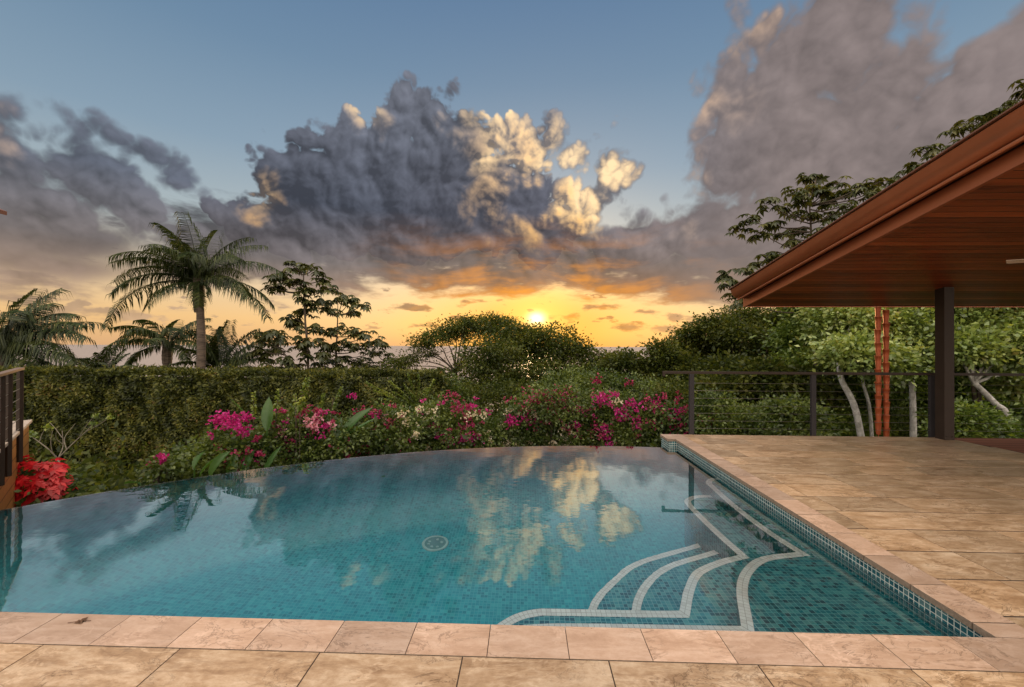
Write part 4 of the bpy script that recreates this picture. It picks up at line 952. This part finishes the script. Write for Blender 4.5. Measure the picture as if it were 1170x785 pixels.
# ---- understory and ground planting
G_U = 'understory shrubs beyond the railing'
def bush(label, D, bl, n, ln, wd, lm, group=None, name='green_shrub', cat='shrub', clump=.12, up=.4, **k):
    return tree(name, label, cat, D, (bl[0][0], 540), bl, n, ln, wd, lm, 'bark', .03, group, clump=clump, up=up, fol='foliage', jit=.3, **k)
bush('low bright yellow green shrub behind the second railing bay', 9.0, [(905, 470, 26, 16), (880, 480, 26, 16), (925, 485, 24, 14), (900, 495, 40, 12)], 9000, .09, .05, 'l_bush', G_U)
bush('low shrub seen through cables right of the first railing post', 8.6, [(815, 465, 20, 14), (840, 478, 26, 16), (820, 490, 30, 14), (860, 492, 26, 12), (800, 480, 18, 16)], 9000, .07, .04, 'l_bush', G_U)
bush('leafy shrub under the leaning white trunk', 12.6, [(955, 480, 22, 14), (975, 490, 26, 12), (940, 492, 22, 10)], 6000, .09, .05, 'l_mid', G_U)
bush('leafy shrub behind the foot of the straight white trunk', 13.0, [(1025, 482, 24, 14), (1052, 488, 26, 12), (1010, 492, 24, 10)], 6500, .10, .05, 'l_bush', G_U)
bush('ferny shrub at the hardwood deck right of the column', 9.0, [(1105, 478, 24, 16), (1130, 488, 26, 12), (1095, 494, 24, 10)], 6500, .10, .05, 'l_mid', G_U)
bush('ferny shrub behind the foot of the bent white trunk', 12.4, [(1165, 480, 26, 16), (1190, 485, 26, 18), (1150, 494, 24, 10)], 6500, .10, .05, 'l_bush', G_U)

G_G = 'green garden shrubs behind the pool'
bush('tall mixed shrub at the right end of the clipped hedge', 11.8, [(470, 445, 26, 14), (500, 440, 26, 16), (485, 465, 36, 18), (520, 460, 26, 18), (450, 465, 22, 20)], 15000, .085, .045, 'l_bush', G_G)
bush('dark shrub mass under the broad rounded tree', 12.0, [(550, 455, 36, 18), (590, 450, 36, 18), (560, 478, 46, 20), (610, 475, 40, 22), (530, 480, 30, 20)], 15000, .08, .045, 'l_dark', G_G)
bush('green shrub bank below the small open tree', 11.5, [(645, 440, 32, 16), (680, 440, 32, 18), (715, 445, 30, 16), (660, 465, 44, 20), (710, 468, 36, 20), (750, 455, 26, 18), (740, 475, 30, 20)], 20000, .08, .045, 'l_bush', G_G)
bush('dark green shrub directly left of the railing end', 10.5, [(768, 450, 18, 16), (775, 470, 22, 18), (755, 480, 24, 20), (785, 488, 22, 16)], 9000, .075, .042, 'l_dark', G_G)

# bougainvillea: green bush with bract clusters of one or more colours
def bouga(label, D, bl, n, fl, group='bougainvillea bushes behind the pool', spr=None, lm='l_bush'):
    root = bush(label, D, bl, int(n*1.15), .070, .040, lm, group, 'bougainvillea_bush', 'bougainvillea', .09, .3)
    for (fm, pts) in fl:
        Cc, Dd, Nn, Ll = [], [], [], []
        for (x, y, r_, k) in pts:
            c = np.array(atY(x, y, D-.28*rng.random()-.12)); s = r_*D/F
            nb = max(4, int(k*.62)); q = c+rng.normal(size=(nb, 3))*np.array([s, s*.6, s*.75])*.6
            for _ in range(3):
                Cc.append(q); dd_ = rdir(nb)+np.array([0, -.35, .2]); Dd.append(unit(dd_)); Nn.append(unit(rdir(nb)+np.array([0, -1.0, .3]))); Ll.append(rng.uniform(.032, .052, nb))
        V, Fq = leaves(np.concatenate(Cc), np.concatenate(Dd), np.concatenate(Nn), np.concatenate(Ll), np.concatenate(Ll)*.8, .25)
        local(obj('blossoms', mesh_np('blossoms', V, Fq), M[fm], root), root)
    return root
def scat(x0, x1, y0, y1, n, r_=5, k=18): return [(rng.uniform(x0, x1), rng.uniform(y0, y1), r_*rng.uniform(.6, 1.4), k*rng.uniform(.5, 1.3)) for _ in range(n)]
bouga('bougainvillea with a lone magenta flower head, furthest left by the rim', 6.3, [(186, 532, 10, 10), (200, 536, 12, 9), (192, 548, 16, 8)], 1200, [('f_magenta', [(180, 526, 7, 70), (174, 531, 5, 40), (188, 524, 5, 40)])])
bouga('bougainvillea with the big magenta spray before the left hedge', 6.8, [(262, 500, 24, 14), (240, 515, 24, 14), (280, 515, 26, 18), (245, 535, 30, 12), (215, 520, 16, 10), (290, 530, 30, 14)], 7000,
      [('f_magenta', [(262, 478, 11, 130), (250, 480, 8, 80), (270, 485, 9, 90), (281, 477, 6, 50), (278, 493, 7, 50), (233, 540, 8, 60), (282, 532, 9, 70), (270, 529, 5, 30)]+scat(225, 300, 488, 545, 10, 4, 14)), ('f_rose', scat(240, 300, 490, 540, 14, 4, 14))])
bouga('bougainvillea with pale pink heads below the tall lime shoots', 7.5, [(330, 485, 30, 18), (360, 490, 30, 18), (320, 508, 34, 18), (370, 512, 30, 16), (345, 525, 40, 10), (395, 500, 22, 16)], 10000,
      [('f_pink', [(357, 479, 7, 60), (361, 486, 6, 40), (324, 494, 6, 40), (379, 486, 5, 36), (352, 484, 5, 30)]), ('f_magenta', [(322, 513, 9, 80), (330, 505, 6, 40), (318, 520, 6, 40)]+scat(305, 390, 468, 500, 18, 4, 14)), ('f_rose', scat(300, 400, 465, 525, 34, 4, 12))])
bouga('bougainvillea with cream and rose heads left of the feathery shrub', 8.2, [(430, 480, 26, 16), (425, 500, 34, 16), (455, 490, 28, 20), (440, 512, 36, 10), (408, 488, 20, 14)], 9500,
      [('f_rose', [(413, 512, 8, 60), (418, 518, 8, 60), (410, 505, 6, 40), (447, 484, 8, 60)]+scat(400, 470, 462, 515, 20, 4, 14)), ('f_pink', [(412, 494, 7, 60), (440, 478, 5, 30)]), ('f_white', scat(440, 478, 465, 512, 14, 4, 14)), ('f_magenta', [(428, 474, 6, 36), (404, 452, 4, 24)])])
bouga('bougainvillea with mixed cream and magenta heads below the umbrella tree', 8.8, [(500, 478, 34, 22), (535, 482, 30, 22), (480, 498, 30, 14), (520, 500, 40, 12), (555, 495, 26, 16)], 11000,
      [('f_magenta', [(498, 487, 5, 40), (530, 500, 8, 80), (540, 499, 7, 60), (512, 503, 7, 60), (584, 482, 6, 50), (503, 508, 5, 30)]+scat(475, 560, 455, 505, 14, 4, 14)), ('f_white', scat(465, 500, 468, 512, 14, 4, 14)+scat(520, 560, 472, 508, 12, 4, 14)), ('f_rose', [(525, 460, 7, 50), (522, 468, 6, 40), (537, 483, 7, 50), (520, 452, 5, 30)]+scat(500, 560, 450, 500, 12, 4, 14))])
bouga('big bougainvillea mound with dense magenta and white heads at pool centre', 9.2, [(610, 470, 36, 22), (640, 460, 36, 22), (590, 490, 36, 16), (630, 490, 40, 18), (665, 475, 30, 26), (655, 498, 30, 10)], 15000,
      [('f_rose', [(625, 455, 10, 90), (610, 460, 8, 60), (645, 450, 9, 80), (640, 462, 9, 80), (632, 470, 7, 50)]+scat(580, 690, 445, 500, 34, 5, 16)), ('f_white', [(637, 470, 8, 60), (612, 475, 5, 30), (645, 500, 5, 30), (642, 490, 5, 30), (580, 507, 6, 40)]+scat(570, 660, 465, 508, 16, 4, 14)), ('f_pink', [(650, 467, 5, 40), (623, 475, 5, 30)]), ('f_magenta', [(601, 480, 7, 60), (656, 486, 6, 40), (649, 457, 8, 60), (670, 472, 7, 50), (584, 481, 6, 50)])])
bouga('bougainvillea mound with bright magenta heads left of the railing end', 9.0, [(700, 468, 34, 22), (735, 475, 30, 20), (690, 492, 30, 16), (725, 495, 34, 14), (765, 480, 22, 20), (755, 497, 26, 12)], 13000,
      [('f_magenta', [(692, 455, 8, 80), (686, 458, 6, 50), (724, 463, 6, 60), (710, 477, 6, 60), (706, 470, 5, 40), (690, 487, 5, 40), (693, 496, 6, 50), (697, 507, 5, 30), (749, 461, 6, 50), (745, 466, 6, 50)]+scat(670, 780, 450, 505, 20, 4, 16)), ('f_rose', [(742, 484, 7, 50), (784, 470, 7, 50), (780, 487, 6, 40), (728, 498, 5, 40), (682, 434, 5, 40), (718, 438, 5, 24)]+scat(670, 788, 450, 505, 30, 4, 14)), ('f_white', [(705, 458, 5, 20)])])
bouga('low bougainvillea seen through the cables beside the first railing post', 8.8, [(800, 480, 20, 12), (820, 486, 22, 10)], 2500, [('f_rose', scat(795, 835, 470, 490, 12, 4, 14))])

# lime green shoots
def shoots(label, D, specs, ln=.055, group='lime green leafy shoots'):
    x0, y0 = specs[0][0], specs[0][1]; b3 = np.array(P(x0, y0+70, D)); root = thing('leafy_shoot_plant', label, 'plant', (b3[0], b3[1], tz(b3[0], b3[1])), group)
    st = MB(); Vs, Fs, n0 = [], [], 0
    for (xb, yb_, xt, yt, wpx) in specs:
        p0, p1 = np.array(P(xb, yb_, D)), np.array(P(xt, yt, D)); g = np.array([p0[0]*.6+b3[0]*.4, p0[1], tz(b3[0], b3[1])]); sp = spline([g, p0, (p0+p1)/2+rng.normal(size=3)*.01, p1], 6); st.tube(sp, list(np.linspace(.010, .003, len(sp))), 5)
        n = int(np.linalg.norm(p1-p0)/.0045); s = rng.random((n, 1)); c = p0+(p1-p0)*s; d = unit(rdir(n)*np.array([1, 1, .35])+np.array([0, 0, -.12])); w_ = wpx*D/F/2
        V, Fq = leaves(c, d, unit(rdir(n)+np.array([0, 0, .8])), (w_*(1.15-.5*s[:, 0])*rng.uniform(.7, 1.2, n)), w_*.55, .2, .15); Vs.append(V); Fs.append(Fq+n0); n0 += len(V)
    local(st.build('stem', M['bark'], root), root); local(obj('foliage', mesh_np('foliage', np.concatenate(Vs), np.concatenate(Fs)), M['l_lime'], root), root)
shoots('tallest broad lime shoot standing between the banana leaves', 7.1, [(343, 468, 351, 431, 12), (338, 465, 337, 450, 8)])
shoots('pair of lime shoots beside the upright banana leaf', 7.1, [(290, 478, 290, 448, 9), (316, 470, 317, 444, 9)])
shoots('thin pale lime shoots right of the tallest one', 7.4, [(367, 470, 370, 448, 8), (379, 470, 391, 441, 7)])
shoots('lime shoots rising from the mound left of the railing end', 9.0, [(742, 452, 743, 436, 8), (735, 455, 735, 440, 6), (762, 450, 762, 438, 6)])
# feathery shrub with long arching sprays
def feathery(label, D, base, sprays):
    b3 = np.array(P(*base, D)); b3[2] = tz(b3[0], b3[1]); root = thing('feathery_shrub', label, 'shrub', b3); st = MB(); Vs, Fs, n0 = [], [], 0
    o_ = np.array(P(*base, D))
    for (x, y) in sprays:
        p1 = np.array(P(x, y, D, rng.uniform(-.4, .4))); sp = np.array(spline([b3, o_, (o_+p1)/2+np.array([0, 0, .10]), p1], 7)); st.tube(sp, list(np.linspace(.012, .002, len(sp))), 5)
        sp = sp[8:]
        for a, c in zip(sp[:-1], sp[1:]):
            n = 26; c0 = a+(c-a)*rng.random((n, 1)); dr_ = unit(c-a); sd = unit(np.cross(dr_, [0, 0, 1])); sg = rng.choice([-1, 1], (n, 1)); d = unit(sd*sg+dr_*.5+rng.normal(size=(n, 3))*.25)
            V, Fq = leaves(c0, d, unit(rdir(n)*.4+np.array([0, 0, 1])), rng.uniform(.05, .10, n), .022, .1, .2); Vs.append(V); Fs.append(Fq+n0); n0 += len(V)
    local(st.build('stem', M['bark'], root), root); local(obj('foliage', mesh_np('foliage', np.concatenate(Vs), np.concatenate(Fs)), M['l_lime'], root), root)
feathery('feathery light green shrub with arching sprays before the hedge end', 9.4, (480, 478), [(418, 437), (428, 446), (440, 456), (436, 466), (462, 440), (478, 428), (496, 434), (510, 446), (520, 460), (450, 448), (470, 450), (500, 460), (466, 428), (488, 444), (445, 435)])

# banana-like plants
def paddle(mb, p0, heading, L_, w_, e0, e1, roll=0.0):
    m_ = 14; p = np.array(p0, float); h = np.array([math.cos(heading), math.sin(heading), 0]); sd = np.array([-h[1], h[0], 0]); V, Fq = [], []
    for k in range(m_+1):
        s = k/m_; e = e0+(e1-e0)*s; d = h*math.cos(e)+np.array([0, 0, math.sin(e)]); up = np.array([0, 0, 1])*math.cos(e)-h*math.sin(e)
        s_ = sd*math.cos(roll)+up*math.sin(roll); u_ = up*math.cos(roll)-sd*math.sin(roll)
        w = w_*.5*(math.sin(min(1, s*1.04+.02)*math.pi)**.62); rip = .006*math.sin(k*2.4)
        V += [p-s_*w+u_*(w*.35+rip), p-s_*w*.5+u_*w*.10, p, p+s_*w*.5+u_*w*.10, p+s_*w+u_*(w*.35-rip)]
        p = p+d*L_/m_
    for k in range(m_):
        for q in range(4): a = 5*k+q; Fq.append((a, a+1, a+6, a+5))
    mb.add(V, Fq)
def banana(label, D, leaves_):
    x0, y0 = leaves_[0][0], leaves_[0][1]; b3 = np.array(P(x0, y0, D)); gz = tz(b3[0], b3[1]); root = thing('banana_plant', label, 'plant', (b3[0], b3[1], gz), 'banana plants by the pool')
    for (x, y, hd, L_, w_, e0, e1, *ro) in leaves_:
        p0 = np.array(P(x, y, D, rng.uniform(-.05, .05))); st = MB(); st.tube(spline([(b3[0], b3[1], gz), (p0[0]*.5+b3[0]*.5, p0[1], (gz+p0[2])/2), p0], 4), list(np.linspace(.022, .010, 9)), 6)
        o = MB(); paddle(o, p0, R(hd), L_*1.16, w_*1.16, R(e0), R(e1), R(ro[0]) if ro else 0); lf_ = local(o.build('leaf', M['l_banana'], root, smooth=True), root); s2 = local(st.build('stalk', M['l_banana'], root), root)
banana('banana plant with one tall upright oval leaf among the magenta flowers', 6.9, [(305, 492, 100, .50, .16, 84, 80, 4), (292, 496, 165, .75, .05, 60, 25, 60), (300, 520, 200, .45, .13, 40, -20, 30)])
banana('banana plant with broad drooping leaves at the pool rim on the left', 6.1, [(222, 535, 100, .30, .14, 55, 10, -30), (228, 545, 60, .34, .15, 60, 20, -20), (205, 556, 190, .32, .10, 25, -20, 10), (160, 553, 180, .22, .10, 15, -20, 20), (240, 545, 20, .40, .14, 75, 30, 50)])
banana('banana plant with a long leaf leaning right below the pale pink heads', 7.3, [(386, 505, 20, .75, .13, 62, 25, 55), (392, 500, 10, .62, .05, 35, 25, 40), (378, 512, 60, .5, .15, 80, 50, 60)])
banana('banana plant with folded green blades standing right above the rim', 6.4, [(262, 552, 80, .42, .13, 85, 60, 60), (276, 548, 40, .42, .10, 80, 55, 70), (300, 545, 20, .48, .08, 70, 50, 60)])

# poinsettia
pr = thing('poinsettia', 'round poinsettia bush of solid red bracts beside the cedar wall', 'plant', tuple(np.array([*atY(45, 560, 4.75)[:2], tz(-5.6, 4.75)])))
pc = np.array(atY(40, 558, 4.80)); Cc, Dd, Nn, Ll, Gc = [], [], [], [], []
for _ in range(125):
    q = rdir(1)[0]; q[2] = abs(q[2])*1.0-.25; q[1] = -abs(q[1]) if rng.random() < .8 else q[1]; q = q/np.linalg.norm(q); c = pc+q*np.array([.36, .30, .42])*rng.uniform(.8, 1.05); upv = unit(q+np.array([0, -.4, .9])); a = unit(np.cross(upv, rdir(1)[0])); b_ = np.cross(upv, a)
    for k in range(8):
        an = k*.785+rng.uniform(-.2, .2); Cc.append(c); Dd.append(unit(a*math.cos(an)+b_*math.sin(an)-upv*rng.uniform(-.05, .25))); Nn.append(upv); Ll.append(rng.uniform(.07, .12)*(1 if k % 2 else .75))
V, Fq = leaves(np.array(Cc), np.array(Dd), np.array(Nn), np.array(Ll), np.array(Ll)*.50, .10, .1); local(obj('bracts', mesh_np('bracts', V, Fq), M['f_red'], pr), pr)
local(obj('foliage', mesh_np('foliage', *cloud([(pc[0], pc[1]+.06, pc[2]-.12, .30, .26, .42)], 2000, .09, .05, clump=.10)), M['l_bush'], pr), pr)
mb = MB()
for k in range(7):
    a = k*.9; mb.tube([(pc[0], pc[1]+.05, tz(-5.6, 4.8)), (pc[0]+math.cos(a)*.1, pc[1]+.05+math.sin(a)*.1, pc[2]-.5), (pc[0]+math.cos(a)*.25, pc[1]+math.sin(a)*.2, pc[2])], [.02, .014, .006], 6)
local(mb.build('stem', M['bark'], pr), pr)

# bare shrub
D = 7.4; bs = thing('bare_shrub', 'nearly leafless grey branching shrub in front of the hedge', 'shrub', tuple(np.array([*P(72, 545, D)[:2], tz(-6.5, D)])))
mb = MB(); B0 = np.array([*P(73, 560, D)[:2], tz(-6.5, D)])
def br(pts, r0, r1): sp = spline([P(x, y, D, dd) for x, y, dd in pts], 5); mb.tube(sp, list(np.linspace(r0, r1, len(sp))), 6)
mb.tube([B0, P(72, 548, D)], [.024, .018], 7)
br([(72, 548, 0), (70, 535, 0), (66, 524, .02)], .018, .014); br([(66, 524, .02), (55, 513, -.1), (42, 503, -.15), (33, 497, -.2)], .013, .005); br([(67, 523, .02), (72, 510, .1), (71, 492, .15)], .011, .004)
br([(67, 523, .02), (82, 508, .05), (97, 494, .1), (106, 485, .1)], .012, .004); br([(76, 514, .04), (74, 500, .1), (86, 484, .2)], .008, .003); br([(90, 500, .08), (98, 487, .0), (107, 476, 0)], .006, .003)
br([(60, 518, -.04), (58, 505, -.1), (60, 492, -.1)], .007, .003); br([(71, 500, .1), (62, 488, .2), (56, 482, .25)], .006, .003); br([(97, 494, .1), (115, 484, .2), (126, 476, .2)], .006, .003)
br([(45, 505, -.14), (48, 496, -.1), (53, 488, -.1)], .006, .003); br([(72, 508, .1), (64, 500, 0), (66, 488, -.1)], .005, .002)
local(mb.build('branch', simple('grey_twig', (.20, .17, .13), .8, 0, 20, .25), bs, smooth=True), bs)
for (x, y) in ((36, 496), (54, 487), (106, 485), (126, 476), (40, 498), (108, 476)):
    c = np.array(P(x, y, D, .1 if x > 90 else -.15)); n = 22; V, Fq = leaves(c+rng.normal(size=(n, 3))*.024, rdir(n), rdir(n), .062, .040); local(obj('leaf_cluster', mesh_np('leaf_cluster', V, Fq), M['l_lime'], bs), bs)

# fallback ground cover down the slope
n = 60000; x = rng.uniform(-14, 14, n); y = 6.4+rng.exponential(6, n); k = (y < 40); x, y = x[k]*(1+y[k]/25), y[k]; z = np.array([tz(a, b_) for a, b_ in zip(x, y)])+rng.exponential(.22, len(x))
V, Fq = leaves(np.stack([x, y, z], 1), unit(rdir(len(x))+np.array([0, 0, .5])), rdir(len(x)), rng.uniform(.10, .24, len(x)), .08)
k = 0
tag(obj('ground_cover', mesh_np('ground_cover', V, Fq), M['l_dark']), 'low dark leafy ground cover spreading down the slope', 'ground cover', kind='stuff')
